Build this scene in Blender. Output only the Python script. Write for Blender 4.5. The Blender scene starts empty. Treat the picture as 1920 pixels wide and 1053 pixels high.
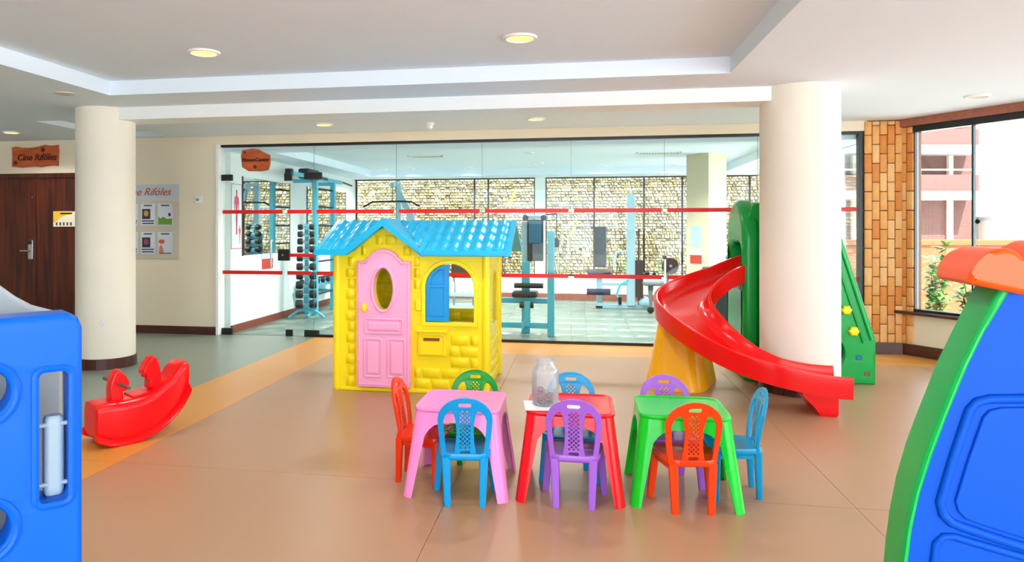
import bpy, bmesh, math, random
from mathutils import Vector, Matrix, Euler

rnd = random.Random(7)
PI = math.pi
scene = bpy.context.scene
col = scene.collection

# ------------------------------------------------------------------ camera
cam_d = bpy.data.cameras.new('camera')
cam = bpy.data.objects.new('camera', cam_d)
col.objects.link(cam)
cam.location = (0, 0, 1.4)
YAW = math.atan2(240, 1350)
cam.rotation_euler = (PI / 2, 0, YAW)
cam_d.sensor_fit = 'HORIZONTAL'
cam_d.sensor_width = 36.0
cam_d.lens = 36.0 * 1350 / 1920
cam_d.shift_x = (960 - 845) / 1920
cam_d.shift_y = (428 - 526.5) / 1920
cam_d.clip_start = 0.05
cam_d.clip_end = 300
scene.camera = cam

# ------------------------------------------------------------------ sky, sun, exposure
world = bpy.data.worlds.new('sky')
scene.world = world
world.use_nodes = True
wn = world.node_tree.nodes
bg = wn['Background']
bg.inputs[0].default_value = (0.74, 0.88, 1.0, 1)
bg.inputs[1].default_value = 4.6

sun_d = bpy.data.lights.new('sun', 'SUN')
sun = bpy.data.objects.new('sun', sun_d)
col.objects.link(sun)
sun_dir = Vector((0.42, -0.75, 1.1)).normalized()      # towards the sun: behind the building, high
sun.rotation_euler = sun_dir.to_track_quat('Z', 'Y').to_euler()
sun_d.energy = 15.0
sun_d.angle = 0.02
sun_d.color = (1.0, 0.97, 0.93)

vs = scene.view_settings
vs.view_transform = 'Standard'
vs.look = 'None'
vs.exposure = 0.8
vs.gamma = 1.0
vs.use_curve_mapping = False

# ------------------------------------------------------------------ materials
def lin(c):
    c = c / 255.0
    return c / 12.92 if c <= 0.04045 else ((c + 0.055) / 1.055) ** 2.4

def rgb(r, g, b):
    return (lin(r), lin(g), lin(b), 1)

MATS = {}

def mat(name, c, rough=0.5, metal=0.0, var=0.0, vscale=4.0, bump=0.0, bscale=60.0, coat=0.0, spec=0.5):
    if name in MATS:
        return MATS[name]
    m = bpy.data.materials.new(name)
    m.use_nodes = True
    nt = m.node_tree
    b = nt.nodes['Principled BSDF']
    b.inputs['Base Color'].default_value = rgb(*c)
    b.inputs['Roughness'].default_value = rough
    b.inputs['Metallic'].default_value = metal
    b.inputs['Coat Weight'].default_value = coat
    b.inputs['Coat Roughness'].default_value = 0.12
    b.inputs['Specular IOR Level'].default_value = spec
    tc = nt.nodes.new('ShaderNodeTexCoord')
    if var > 0:
        n = nt.nodes.new('ShaderNodeTexNoise')
        n.inputs['Scale'].default_value = vscale
        n.inputs['Detail'].default_value = 5
        nt.links.new(tc.outputs['Object'], n.inputs['Vector'])
        mx = nt.nodes.new('ShaderNodeMix')
        mx.data_type = 'RGBA'
        base = rgb(*c)
        mx.inputs[6].default_value = tuple(base[i] * (1 - var) for i in range(3)) + (1,)
        mx.inputs[7].default_value = tuple(min(1, base[i] * (1 + var)) for i in range(3)) + (1,)
        nt.links.new(n.outputs['Fac'], mx.inputs[0])
        nt.links.new(mx.outputs[2], b.inputs['Base Color'])
    if bump > 0:
        n2 = nt.nodes.new('ShaderNodeTexNoise')
        n2.inputs['Scale'].default_value = bscale
        n2.inputs['Detail'].default_value = 3
        nt.links.new(tc.outputs['Object'], n2.inputs['Vector'])
        bp = nt.nodes.new('ShaderNodeBump')
        bp.inputs['Strength'].default_value = bump
        bp.inputs['Distance'].default_value = 0.01
        nt.links.new(n2.outputs['Fac'], bp.inputs['Height'])
        nt.links.new(bp.outputs['Normal'], b.inputs['Normal'])
    MATS[name] = m
    return m

def plastic(name, c, rough=0.28):
    return mat(name, c, rough, var=0.04, vscale=3.0, bump=0.03, bscale=25, spec=0.35)

def emit(name, c, s):
    m = bpy.data.materials.new(name)
    m.use_nodes = True
    nt = m.node_tree
    nt.nodes.clear()
    e = nt.nodes.new('ShaderNodeEmission')
    e.inputs[0].default_value = rgb(*c)
    e.inputs[1].default_value = s
    o = nt.nodes.new('ShaderNodeOutputMaterial')
    nt.links.new(e.outputs[0], o.inputs[0])
    MATS[name] = m
    return m

def glass(name, tint, refl=1.0):
    m = bpy.data.materials.new(name)
    m.use_nodes = True
    nt = m.node_tree
    nt.nodes.clear()
    t = nt.nodes.new('ShaderNodeBsdfTransparent')
    t.inputs[0].default_value = tint + (1,)
    g = nt.nodes.new('ShaderNodeBsdfGlossy')
    g.inputs['Roughness'].default_value = 0.0
    f = nt.nodes.new('ShaderNodeFresnel')
    f.inputs[0].default_value = 1.5
    k = nt.nodes.new('ShaderNodeMath')
    k.operation = 'MULTIPLY'
    k.inputs[1].default_value = refl
    nt.links.new(f.outputs[0], k.inputs[0])
    mx = nt.nodes.new('ShaderNodeMixShader')
    nt.links.new(k.outputs[0], mx.inputs[0])
    nt.links.new(t.outputs[0], mx.inputs[1])
    nt.links.new(g.outputs[0], mx.inputs[2])
    o = nt.nodes.new('ShaderNodeOutputMaterial')
    nt.links.new(mx.outputs[0], o.inputs[0])
    MATS[name] = m
    return m

def wood(name, c1, c2, scale=(14, 14, 0.7), rough=0.35):
    m = bpy.data.materials.new(name)
    m.use_nodes = True
    nt = m.node_tree
    b = nt.nodes['Principled BSDF']
    b.inputs['Roughness'].default_value = rough
    tc = nt.nodes.new('ShaderNodeTexCoord')
    mp = nt.nodes.new('ShaderNodeMapping')
    mp.inputs['Scale'].default_value = scale
    n = nt.nodes.new('ShaderNodeTexNoise')
    n.inputs['Scale'].default_value = 1.6
    n.inputs['Detail'].default_value = 6
    n.inputs['Distortion'].default_value = 0.6
    r = nt.nodes.new('ShaderNodeValToRGB')
    r.color_ramp.elements[0].position = 0.35
    r.color_ramp.elements[1].position = 0.7
    r.color_ramp.elements[0].color = rgb(*c1)
    r.color_ramp.elements[1].color = rgb(*c2)
    nt.links.new(tc.outputs['Object'], mp.inputs['Vector'])
    nt.links.new(mp.outputs['Vector'], n.inputs['Vector'])
    nt.links.new(n.outputs['Fac'], r.inputs[0])
    nt.links.new(r.outputs[0], b.inputs['Base Color'])
    MATS[name] = m
    return m

def island(name, stops, rough=0.9, bump=0.4):
    """each loose piece of the mesh takes its own colour"""
    m = bpy.data.materials.new(name)
    m.use_nodes = True
    nt = m.node_tree
    b = nt.nodes['Principled BSDF']
    b.inputs['Roughness'].default_value = rough
    g = nt.nodes.new('ShaderNodeNewGeometry')
    r = nt.nodes.new('ShaderNodeValToRGB')
    r.color_ramp.interpolation = 'CONSTANT'
    while len(r.color_ramp.elements) < len(stops):
        r.color_ramp.elements.new(0.5)
    for i, c in enumerate(stops):
        r.color_ramp.elements[i].position = i / len(stops)
        r.color_ramp.elements[i].color = rgb(*c)
    nt.links.new(g.outputs['Random Per Island'], r.inputs[0])
    nt.links.new(r.outputs[0], b.inputs['Base Color'])
    if bump:
        tc = nt.nodes.new('ShaderNodeTexCoord')
        n2 = nt.nodes.new('ShaderNodeTexNoise')
        n2.inputs['Scale'].default_value = 30
        nt.links.new(tc.outputs['Object'], n2.inputs['Vector'])
        bp = nt.nodes.new('ShaderNodeBump')
        bp.inputs['Strength'].default_value = bump
        nt.links.new(n2.outputs['Fac'], bp.inputs['Height'])
        nt.links.new(bp.outputs['Normal'], b.inputs['Normal'])
    MATS[name] = m
    return m

def brickmat(name, c1, c2, cm, scale):
    m = bpy.data.materials.new(name)
    m.use_nodes = True
    nt = m.node_tree
    b = nt.nodes['Principled BSDF']
    b.inputs['Roughness'].default_value = 0.9
    tc = nt.nodes.new('ShaderNodeTexCoord')
    mp = nt.nodes.new('ShaderNodeMapping')
    mp.inputs['Rotation'].default_value = (PI / 2, 0, 0)
    t = nt.nodes.new('ShaderNodeTexBrick')
    t.inputs['Color1'].default_value = rgb(*c1)
    t.inputs['Color2'].default_value = rgb(*c2)
    t.inputs['Mortar'].default_value = rgb(*cm)
    t.inputs['Scale'].default_value = scale
    nt.links.new(tc.outputs['Object'], mp.inputs['Vector'])
    nt.links.new(mp.outputs['Vector'], t.inputs['Vector'])
    nt.links.new(t.outputs['Color'], b.inputs['Base Color'])
    MATS[name] = m
    return m

# ------------------------------------------------------------------ mesh helpers
class MB:
    """collects shapes; build() links them as one mesh object"""
    def __init__(self):
        self.bm = bmesh.new()

    def box(self, c, s, bev=0.0, rot=None, seg=2):
        g = bmesh.ops.create_cube(self.bm, size=1.0)
        vs_ = g['verts']
        for v in vs_:
            v.co = Vector((v.co.x * s[0], v.co.y * s[1], v.co.z * s[2]))
        if bev > 0:
            es = list({e for v in vs_ for e in v.link_edges})
            r = bmesh.ops.bevel(self.bm, geom=es, offset=bev, segments=seg, profile=0.5, affect='EDGES')
            vs_ = [v for v in set(r['verts']) | set(v for v in vs_ if v.is_valid)]
        R = Euler(rot).to_matrix() if rot else None
        for v in vs_:
            p = R @ v.co if R else v.co
            v.co = p + Vector(c)
        return self

    def bx(self, a, b, bev=0.0):
        c = [(a[i] + b[i]) / 2 for i in range(3)]
        s = [abs(b[i] - a[i]) for i in range(3)]
        return self.box(c, s, bev)

    def loft(self, rings, cap=True, closed=False):
        vv = [[self.bm.verts.new(p) for p in r] for r in rings]
        n = len(vv[0])
        last = len(vv) if closed else len(vv) - 1
        for i in range(last):
            A, B = vv[i], vv[(i + 1) % len(vv)]
            for j in range(n):
                k = (j + 1) % n
                try:
                    self.bm.faces.new((A[j], A[k], B[k], B[j]))
                except ValueError:
                    pass
        if cap and not closed:
            self.bm.faces.new(list(reversed(vv[0])))
            self.bm.faces.new(vv[-1])
        return self

    def tube(self, pts, r, n=8, closed=False, cap=True):
        P = [Vector(p) for p in pts]
        rs = r if isinstance(r, (list, tuple)) else [r] * len(P)
        rings = []
        up = Vector((0, 0, 1))
        prev = None
        for i, p in enumerate(P):
            if closed:
                t = (P[(i + 1) % len(P)] - P[i - 1])
            elif i == 0:
                t = P[1] - P[0]
            elif i == len(P) - 1:
                t = P[-1] - P[-2]
            else:
                t = (P[i + 1] - P[i]).normalized() + (P[i] - P[i - 1]).normalized()
            t.normalize()
            if prev is None:
                a = up if abs(t.z) < 0.9 else Vector((1, 0, 0))
                u = t.cross(a).normalized()
            else:
                u = (prev - t * prev.dot(t)).normalized()
            prev = u
            w = t.cross(u)
            rings.append([p + (u * math.cos(2 * PI * k / n) + w * math.sin(2 * PI * k / n)) * rs[i] for k in range(n)])
        return self.loft(rings, cap, closed)

    def cyl(self, a, b, r, n=16, r2=None):
        return self.tube([a, b], [r, r if r2 is None else r2], n)

    def bar(self, a, b, w, h):
        """rectangular bar from a to b"""
        a, b = Vector(a), Vector(b)
        t = (b - a).normalized()
        u = t.cross(Vector((0, 0, 1)))
        if u.length < 1e-3:
            u = Vector((1, 0, 0))
        u.normalize()
        v = u.cross(t)
        rings = [[p + u * sx * w / 2 + v * sy * h / 2 for sx, sy in ((-1, -1), (1, -1), (1, 1), (-1, 1))] for p in (a, b)]
        return self.loft(rings)

    def lathe(self, prof, c=(0, 0, 0), n=32, axis='z', cap=True):
        rings = []
        for r, z in prof:
            ring = []
            for k in range(n):
                a = 2 * PI * k / n
                p = (r * math.cos(a), r * math.sin(a), z)
                if axis == 'x':
                    p = (z, r * math.cos(a), r * math.sin(a))
                if axis == 'y':
                    p = (r * math.cos(a), z, r * math.sin(a))
                ring.append(Vector(p) + Vector(c))
            rings.append(ring)
        return self.loft(rings, cap)

    def prism(self, out, y0, y1, bev=0.0, seg=2):
        """outline in x,z (convex or not) extruded along y"""
        a = [self.bm.verts.new((x, y0, z)) for x, z in out]
        b = [self.bm.verts.new((x, y1, z)) for x, z in out]
        n = len(out)
        fs = [self.bm.faces.new(a), self.bm.faces.new(list(reversed(b)))]
        for i in range(n):
            k = (i + 1) % n
            fs.append(self.bm.faces.new((a[k], a[i], b[i], b[k])))
        if bev:
            es = list(set(e for f in fs[:2] for e in f.edges))
            bmesh.ops.bevel(self.bm, geom=es, offset=bev, segments=seg, profile=0.5, affect='EDGES')
        return self

    def mesh(self, me, M=None):
        before = set(self.bm.verts)
        self.bm.from_mesh(me)
        if M is not None:
            for v in self.bm.verts:
                if v not in before:
                    v.co = M @ v.co
        return self

    def warp(self, fn):
        for v in self.bm.verts:
            v.co = Vector(fn(v.co))
        return self

    def bisect(self, axis, vals):
        no = {'x': (1, 0, 0), 'y': (0, 1, 0), 'z': (0, 0, 1)}[axis]
        for t in vals:
            bmesh.ops.bisect_plane(self.bm, geom=list(self.bm.verts) + list(self.bm.edges) + list(self.bm.faces),
                                   plane_co=Vector(no) * t, plane_no=no)
        return self

    def tomesh(self, name, smooth=50):
        bmesh.ops.recalc_face_normals(self.bm, faces=self.bm.faces)
        me = bpy.data.meshes.new(name)
        self.bm.to_mesh(me)
        self.bm.free()
        if smooth:
            me.polygons.foreach_set('use_smooth', [True] * len(me.polygons))
            me.set_sharp_from_angle(angle=math.radians(smooth))
        return me

    def build(self, name, m, parent=None, smooth=50, world=False):
        if world and parent is not None:
            M = Matrix.Identity(4)
            p = parent
            while p is not None:
                M = Matrix.Translation(p.location) @ p.rotation_euler.to_matrix().to_4x4() @ M
                p = p.parent
            M.invert()
            for v in self.bm.verts:
                v.co = M @ v.co
        me = self.tomesh(name, smooth)
        return link(name, me, m, parent)

def link(name, me, m, parent=None):
    o = bpy.data.objects.new(name, me)
    col.objects.link(o)
    if m is not None:
        if not me.materials:
            me.materials.append(m)
        o.material_slots[0].link = 'OBJECT'
        o.material_slots[0].material = m
    if parent is not None:
        o.parent = parent
    if name not in ('tile', 'brick', 'stones', 'foliage', 'slat', 'lettering', 'vinyl_sheet', 'leaf') and len(me.polygons) < 12000:
        w = o.modifiers.new('weighted_normal', 'WEIGHTED_NORMAL')
        w.keep_sharp = True
    return o

def plate(outline, holes=(), th=0.02, bev=0.0, res=1):
    """flat plate with holes: outline in x,z; thickness along y (centred). returns a mesh"""
    cu = bpy.data.curves.new('plate', 'CURVE')
    cu.dimensions = '2D'
    cu.fill_mode = 'BOTH'
    cu.extrude = max(th / 2 - bev, 0.0)
    cu.bevel_depth = bev
    cu.bevel_resolution = res
    cu.offset = -bev
    for pts in [outline] + list(holes):
        s = cu.splines.new('POLY')
        s.points.add(len(pts) - 1)
        for i, (x, z) in enumerate(pts):
            s.points[i].co = (x, z, 0, 1)
        s.use_cyclic_u = True
    o = bpy.data.objects.new('plate', cu)
    me = bpy.data.meshes.new_from_object(o)
    bpy.data.objects.remove(o)
    bpy.data.curves.remove(cu)
    bm = bmesh.new()
    bm.from_mesh(me)
    bmesh.ops.remove_doubles(bm, verts=bm.verts, dist=1e-5)
    for v in bm.verts:
        v.co = Vector((v.co.x, -v.co.z, v.co.y))
    bm.to_mesh(me)
    bm.free()
    me.materials.clear()
    return me

def text_mesh(s, size, th=0.004, shear=0.0, align='CENTER', bold=0.0):
    """lettering in the x,z plane facing -y"""
    cu = bpy.data.curves.new('lettering', 'FONT')
    cu.body = s
    cu.size = size
    cu.extrude = th / 2
    cu.align_x = align
    cu.align_y = 'CENTER'
    cu.shear = shear
    cu.offset = bold
    cu.resolution_u = 3
    o = bpy.data.objects.new('lettering', cu)
    me = bpy.data.meshes.new_from_object(o)
    bpy.data.objects.remove(o)
    bpy.data.curves.remove(cu)
    for v in me.vertices:
        v.co = Vector((v.co.x, -v.co.z, v.co.y))
    me.materials.clear()
    return me

def at(me, M):
    me.transform(M)
    return me

def T(x, y, z):
    return Matrix.Translation((x, y, z))

def tag(o, label, cat, group=None, kind=None):
    o['label'] = label
    if cat:
        o['category'] = cat
    if group:
        o['group'] = group
    if kind:
        o['kind'] = kind
    return o

def thing(name, label, cat, loc=(0, 0, 0), rz=0.0, group=None):
    o = bpy.data.objects.new(name, None)
    col.objects.link(o)
    o.location = loc
    o.rotation_euler = (0, 0, rz)
    o.empty_display_size = 0.1
    return tag(o, label, cat, group)

def struct(name, label, loc=(0, 0, 0), rz=0.0):
    o = bpy.data.objects.new(name, None)
    col.objects.link(o)
    o.location = loc
    o.rotation_euler = (0, 0, rz)
    o.empty_display_size = 0.1
    o['kind'] = 'structure'
    o['label'] = label
    return o

def dup(root, loc, rz, label, group=None):
    def cp(o, parent):
        c = o.copy()
        col.objects.link(c)
        if parent is not None:
            c.parent = parent
        for ch in o.children:
            cp(ch, c)
        return c
    r = cp(root, None)
    r.location = loc
    r.rotation_euler = (0, 0, rz)
    r['label'] = label
    if group:
        r['group'] = group
    return r

def S(name, mb, m, label, parent=None, smooth=50):
    o = mb.build(name, m, parent, smooth)
    if parent is None:
        o['kind'] = 'structure'
        o['label'] = label
    return o

def arc(cx, cz, rx, rz, a0, a1, n):
    return [(cx + rx * math.cos(math.radians(a0 + (a1 - a0) * i / n)), cz + rz * math.sin(math.radians(a0 + (a1 - a0) * i / n))) for i in range(n + 1)]

def rrect(cx, cz, w, h, r, n=4):
    o = []
    for sx, sz, a in ((1, -1, -90), (1, 1, 0), (-1, 1, 90), (-1, -1, 180)):
        o += arc(cx + sx * (w / 2 - r), cz + sz * (h / 2 - r), r, r, a, a + 90, n)
    return o

# ------------------------------------------------------------------ palette
WALL = mat('cream_wall', (238, 224, 200), 0.85, var=0.03, vscale=2, bump=0.08, bscale=90)
CEIL = mat('white_ceiling', (230, 241, 252), 0.9, var=0.015, vscale=1.2)
WHITE = mat('white_paint', (240, 241, 240), 0.7)
GYMW = mat('gym_white_wall', (236, 238, 236), 0.8, var=0.02)
STUCCO = mat('column_stucco', (240, 232, 215), 0.9, var=0.03, vscale=3, bump=0.25, bscale=140)
BROWN = wood('brown_skirting', (62, 28, 22), (92, 44, 34), (1, 1, 8), 0.3)
DOORW = wood('mahogany', (48, 11, 8), (100, 36, 17))
BLACK = mat('black_frame', (18, 20, 22), 0.35)
RUBBER = mat('black_rubber', (22, 24, 30), 0.5)
REDTAPE = mat('red_tape', (226, 18, 24), 0.4)
GLASS = glass('clear_glass', (0.94, 0.985, 0.972), 0.3)
WGLASS = glass('window_glass', (0.97, 0.985, 0.98), 0.7)
GLEDGE = mat('glass_edge', (60, 120, 110), 0.15)
CHROME = mat('brushed_steel', (190, 192, 195), 0.28, metal=1.0)
CYAN = mat('cyan_enamel', (78, 182, 208), 0.35)
PALE = mat('pale_blue_enamel', (165, 200, 215), 0.35)
LAMP = emit('lamp_glow', (255, 218, 96), 2.0)
LAMPADD = emit('lamp_added_glow', (225, 225, 215), 0.55)  # faint glow added to gym fittings that are unlit
LAMPOFF = mat('lamp_off', (205, 205, 200), 0.4)

FLOORP = mat('salmon_vinyl', (172, 131, 98), 0.34, var=0.05, vscale=1.6, bump=0.03, bscale=6)
FLOORO = mat('orange_vinyl', (206, 142, 62), 0.34, var=0.05, vscale=1.6, bump=0.03, bscale=6)
FLOORG = mat('green_vinyl', (126, 136, 122), 0.32, var=0.05, vscale=1.6, bump=0.03, bscale=6)
GYMF = mat('grey_green_tile', (114, 128, 118), 0.3, var=0.05, vscale=1.2)
GYMF2 = mat('grey_green_tile_light', (118, 132, 122), 0.3, var=0.05, vscale=1.2)
JOINT = mat('floor_joint', (128, 98, 80), 0.8)
PAVE = mat('pale_paving', (226, 224, 220), 0.9, var=0.06, vscale=2)

# ================================================================== SETTING
# ---- floor: vinyl sheets laid over a sub-floor
fl = struct('floor', 'playroom floor of salmon, orange and grey green vinyl sheets')
MB().bx((-9.3, -5, -0.12), (9.4, 8.9, -0.006)).build('subfloor', JOINT, fl)
def sheet(x0, y0, x1, y1, m):
    return MB().bx((x0, y0, -0.02), (x1, y1, 0.0)).build('vinyl_sheet', m, fl)
g = 0.0012
xs = [-2.715, -0.673, 1.37, 3.41, 5.45, 7.5]
ys = [-5, -0.1, 3.9, 8.05]
for i in range(len(xs) - 1):
    for k in range(len(ys) - 1):
        sheet(xs[i] + g, ys[k] + g, xs[i + 1] - g, ys[k + 1] - g, FLOORP)
for k in range(len(ys) - 1):
    sheet(-3.345 + g, ys[k] + g, -2.715 - g, ys[k + 1] - g, FLOORO)
    sheet(-9.3, ys[k] + g, -6.1 - g, ys[k + 1] - g, FLOORG)
    sheet(-6.1 + g, ys[k] + g, -3.345 - g, ys[k + 1] - g, FLOORG)
sheet(-3.345 + g, 8.05 + g, 3.62, 8.86, FLOORO)
sheet(-9.3, 8.05 + g, -3.345 - g, 8.86, FLOORG)
# orange border that follows the window wall
WX, WY = 3.55, 8.79
wdir = Vector((0.53, -0.848, 0)).normalized()
wout = Vector((0.848, 0.53, 0)).normalized()
WROT = math.atan2(wdir.y, wdir.x)
b_ = MB()
A = [Vector((WX, WY, 0)) + wdir * t + wout * n for t, n in ((-0.05, 0.02), (9.5, 0.02), (9.5, -0.42), (-0.02, -0.42))]
b_.loft([[(p.x, p.y, -0.02) for p in A], [(p.x, p.y, 0.0015) for p in A]])
b_.build('vinyl_sheet', FLOORO, fl)

# gym floor tiles
gf = struct('floor', 'grey green tiled gym floor behind the glass wall')
MB().bx((-4.7, 8.9, -0.12), (3.4, 14.45, -0.006)).build('subfloor', mat('grey_joint', (118, 124, 116), 0.8), gf)
tme = MB().box((0, 0, -0.01), (0.596, 0.596, 0.02), 0.002, seg=1).tomesh('tile')
nx = 0
x = -4.7 + 0.3
while x < 3.4:
    y = 8.9 + 0.3
    while y < 14.45:
        o = link('tile', tme, GYMF if rnd.random() < 0.6 else GYMF2, gf)
        o.location = (x, y, 0)
        y += 0.6
    x += 0.6

# ---- ceiling
def flat(outline, holes, z0, z1):
    me = plate(outline, holes, z1 - z0)
    me.transform(Matrix.Rotation(-PI / 2, 4, 'X'))     # x,z plane -> x,y plane
    # after rotation: z -> y
    me.transform(T(0, 0, (z0 + z1) / 2))
    me.polygons.foreach_set('use_smooth', [False] * len(me.polygons))
    return me
ce = struct('ceiling', 'white playroom ceiling with a raised tray and downlights')
far_ = [(-9.3, -5), (10.2, -5), (10.2, -0.6)]
p1 = Vector((WX, WY, 0)) + wout * 0.25
far_ += [(p1.x + wdir.x * 9, p1.y + wdir.y * 9), (p1.x, p1.y), (3.6, 8.95), (-9.3, 8.95)]
hole1 = [(-4.205, 1.0), (1.165, 1.0), (1.165, 5.915), (-4.205, 5.915)]
hole2 = [(-6.05, 7.2), (-5.25, 7.2), (-5.25, 8.62), (-6.05, 8.62)]
link('ceiling_panel', flat(far_, [hole1, hole2], 2.612, 2.742), CEIL, ce)
MB().bx((-4.4, 0.8, 2.742), (1.36, 6.1, 2.84)).build('tray_panel', CEIL, ce)
MB().bx((-6.2, 7.05, 2.68), (-5.1, 8.8, 2.76)).build('tray_panel', CEIL, ce)
S('trim_1', MB().bx((-4.74, 6.52, 2.488), (1.88, 6.86, 2.62)), WHITE, 'white dropped ceiling beam between the two round columns', ce)
# gym ceiling
gc = struct('ceiling', 'white gym ceiling with a raised tray behind the glass wall')
gout = [(-4.75, 8.92), (3.55, 8.92), (3.55, 14.6), (-4.75, 14.6)]
link('ceiling_panel', flat(gout, [[(-4.04, 9.15), (2.6, 9.15), (2.6, 13.75), (-4.04, 13.75)]], 2.42, 2.6), CEIL, gc)
MB().bx((-4.2, 9.0, 2.55), (2.8, 13.9, 2.72)).build('tray_panel', CEIL, gc)
MB().bx((-4.8, 8.9, 2.74), (3.6, 14.6, 2.85)).build('roof_slab', CEIL, gc)

# ---- walls
S('wall_back', MB().bx((-4.69, 8.8, 2.5), (3.2, 8.95, 2.75)), WALL, 'cream header above the gym glass wall')
S('wall_back_left', MB().bx((-6.55, 8.8, 0), (-4.69, 8.95, 2.75)), WALL, 'cream wall with the film poster board')
S('wall_back_door', MB().bx((-8.45, 8.8, 2.16), (-6.55, 8.95, 2.75)).bx((-9.3, 8.8, 0), (-8.45, 8.95, 2.75)), WALL, 'cream wall above the mahogany double door')
S('wall_left', MB().bx((-9.35, -5, 0), (-9.2, 8.95, 2.75)), WALL, 'cream left wall of the corridor')
S('wall_rear_added', MB().bx((-9.3, -5.15, 0), (-3.4, -5, 2.75)), WALL, 'unseen cream wall added behind the viewpoint to cut fill light')  # added out of view to hold back fill light on the left
S('baseboard_back', MB().bx((-6.55, 8.775, 0), (-4.69, 8.8, 0.105), 0.004), BROWN, 'dark brown skirting under the poster wall')
S('trim_2', MB().bx((-4.69, 8.76, 0), (-4.652, 8.96, 2.5), 0.003), WHITE, 'white jamb at the left end of the gym glass wall')
S('wall_gym_left', MB().bx((-4.74, 8.96, 0), (-4.58, 14.5, 2.74)), GYMW, 'white gym side wall with mirrors')
S('baseboard_gym', MB().bx((-4.58, 8.96, 0), (-4.555, 14.3, 0.1)), mat('red_brown_skirting', (128, 62, 44), 0.5), 'red brown skirting of the gym side wall')
S('wall_gym_back', MB().bx((-4.58, 14.35, 0), (3.4, 14.5, 0.46)).bx((-4.6, 14.35, 2.41), (3.4, 14.5, 2.75)).bx((-0.85, 14.3, 0.46), (-0.65, 14.5, 2.42)),
  GYMW, 'white gym parapet and lintel around the back windows')
S('baseboard_gym_back', MB().bx((-4.58, 14.32, 0.0), (3.3, 14.35, 0.12)), mat('terracotta_skirting', (158, 92, 74), 0.6), 'terracotta skirting under the gym back windows')
S('wall_gym_right', MB().bx((3.3, 8.96, 0), (3.42, 14.5, 0.46)).bx((3.3, 8.96, 2.41), (3.42, 14.5, 2.75)), GYMW, 'white gym parapet under the right windows')

# ---- columns
def column(x, y, r, label):
    c = struct('column', label, (x, y, 0))
    MB().lathe([(r, 0.0), (r, 2.62)], n=64).build('shaft', STUCCO, c)
    b = MB()
    n = 20
    for k in range(n):          # skirting tiles around the foot
        a0, a1 = 2 * PI * k / n, 2 * PI * (k + 1) / n - 0.012
        ring = lambda rr, z: [(rr * math.cos(a0 + (a1 - a0) * t / 3), rr * math.sin(a0 + (a1 - a0) * t / 3), z) for t in range(4)]
        lo = ring(r + 0.014, 0) + list(reversed(ring(r - 0.01, 0)))
        hi = ring(r + 0.014, 0.105) + list(reversed(ring(r - 0.01, 0.105)))
        t_ = MB()
        t_.loft([lo, hi])
        t_.build('skirting_tile', BROWN, c)
    return c
cl = column(-4.78, 6.66, 0.282, 'round cream column left of the red rocking toy')
column(1.888, 6.69, 0.32, 'round cream column in front of the green climbing frame')
MB().lathe([(0.03, 0), (0.03, 0.008), (0.02, 0.012)], (0, 0, 0), 20, 'y').warp(lambda v: (v.x + 0.127, -v.y - 0.245, v.z + 0.46)).build('cover_plate', WHITE, cl)

# ---- gym glass wall: window_1 and the glass door
wl = struct('window_1', 'frameless glass wall of the gym with red safety stripes')
GY = 8.86
joints = [-3.767, -3.368, -2.274, -1.177, -0.089, 1.003, 2.047, 3.148]
for i in range(len(joints) - 1):
    x0, x1 = joints[i] + 0.003, joints[i + 1] - 0.003
    p = MB().bx((x0, GY - 0.004, 0.03), (x1, GY + 0.004, 2.46)).build('glass_pane', GLASS, wl)
    MB().bx((x1 + 0.0005, GY - 0.004, 0.03), (x1 + 0.0035, GY + 0.004, 2.46)).build('pane_edge', GLEDGE, wl)
    for z in (1.618, 0.822):
        MB().bx((x0 + 0.03, GY - 0.006, z - 0.024), (x1 - 0.03, GY - 0.0045, z + 0.024)).build('red_stripe', REDTAPE, wl)
MB().bx((-3.34, GY - 0.006, 1.03), (-3.74, GY - 0.0045, 1.075)).build('red_stripe', REDTAPE, wl)
MB().bx((-4.652, 8.83, 2.468), (3.148, 8.89, 2.5)).build('top_rail', BLACK, wl)
MB().bx((-3.35, 8.84, 0), (3.148, 8.88, 0.032)).build('bottom_rail', BLACK, wl)
MB().bx((3.118, 8.82, 0), (3.178, 8.9, 2.5)).build('end_post', BLACK, wl)
for x0, x1, z0, z1 in ((-3.775, -3.67, 2.02, 2.12), (-3.5, -3.26, 2.035, 2.125), (-3.755, -3.66, 0.0, 0.085), (-3.5, -3.3, 0.0, 0.085)):
    MB().bx((x0, GY - 0.018, z0), (x1, GY + 0.018, z1), 0.006).build('patch_fitting', BLACK, wl)
gd = struct('door_1', 'frameless glass gym door with black patch fittings')
MB().bx((-4.645, GY - 0.004, 0.012), (-3.775, GY + 0.004, 2.45)).build('glass_pane', GLASS, gd)
for z in (1.618, 0.822):
    MB().bx((-4.64, GY - 0.006, z - 0.024), (-3.8, GY - 0.0045, z + 0.024)).build('red_stripe', REDTAPE, gd)
MB().bx((-4.66, GY - 0.02, 2.03), (-4.5, GY + 0.02, 2.11), 0.006).build('patch_fitting', BLACK, gd)
MB().bx((-4.65, GY - 0.02, 0.0), (-4.5, GY + 0.02, 0.085), 0.006).build('patch_fitting', BLACK, gd)
lk = MB().bx((-3.86, GY - 0.022, 0.98), (-3.7, GY + 0.022, 1.13), 0.006).build('lock_case', BLACK, gd)
MB().lathe([(0.012, 0), (0.012, -0.008)], (-3.79, GY - 0.022, 1.055), 12, 'y').build('lock_barrel', CHROME, lk)
MB().tube([(-3.94, GY - 0.006, 0.9), (-3.94, GY - 0.05, 0.9), (-3.94, GY - 0.05, 1.24), (-3.94, GY - 0.006, 1.24)], 0.014, 10).build('pull_handle', CHROME, gd)

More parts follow.
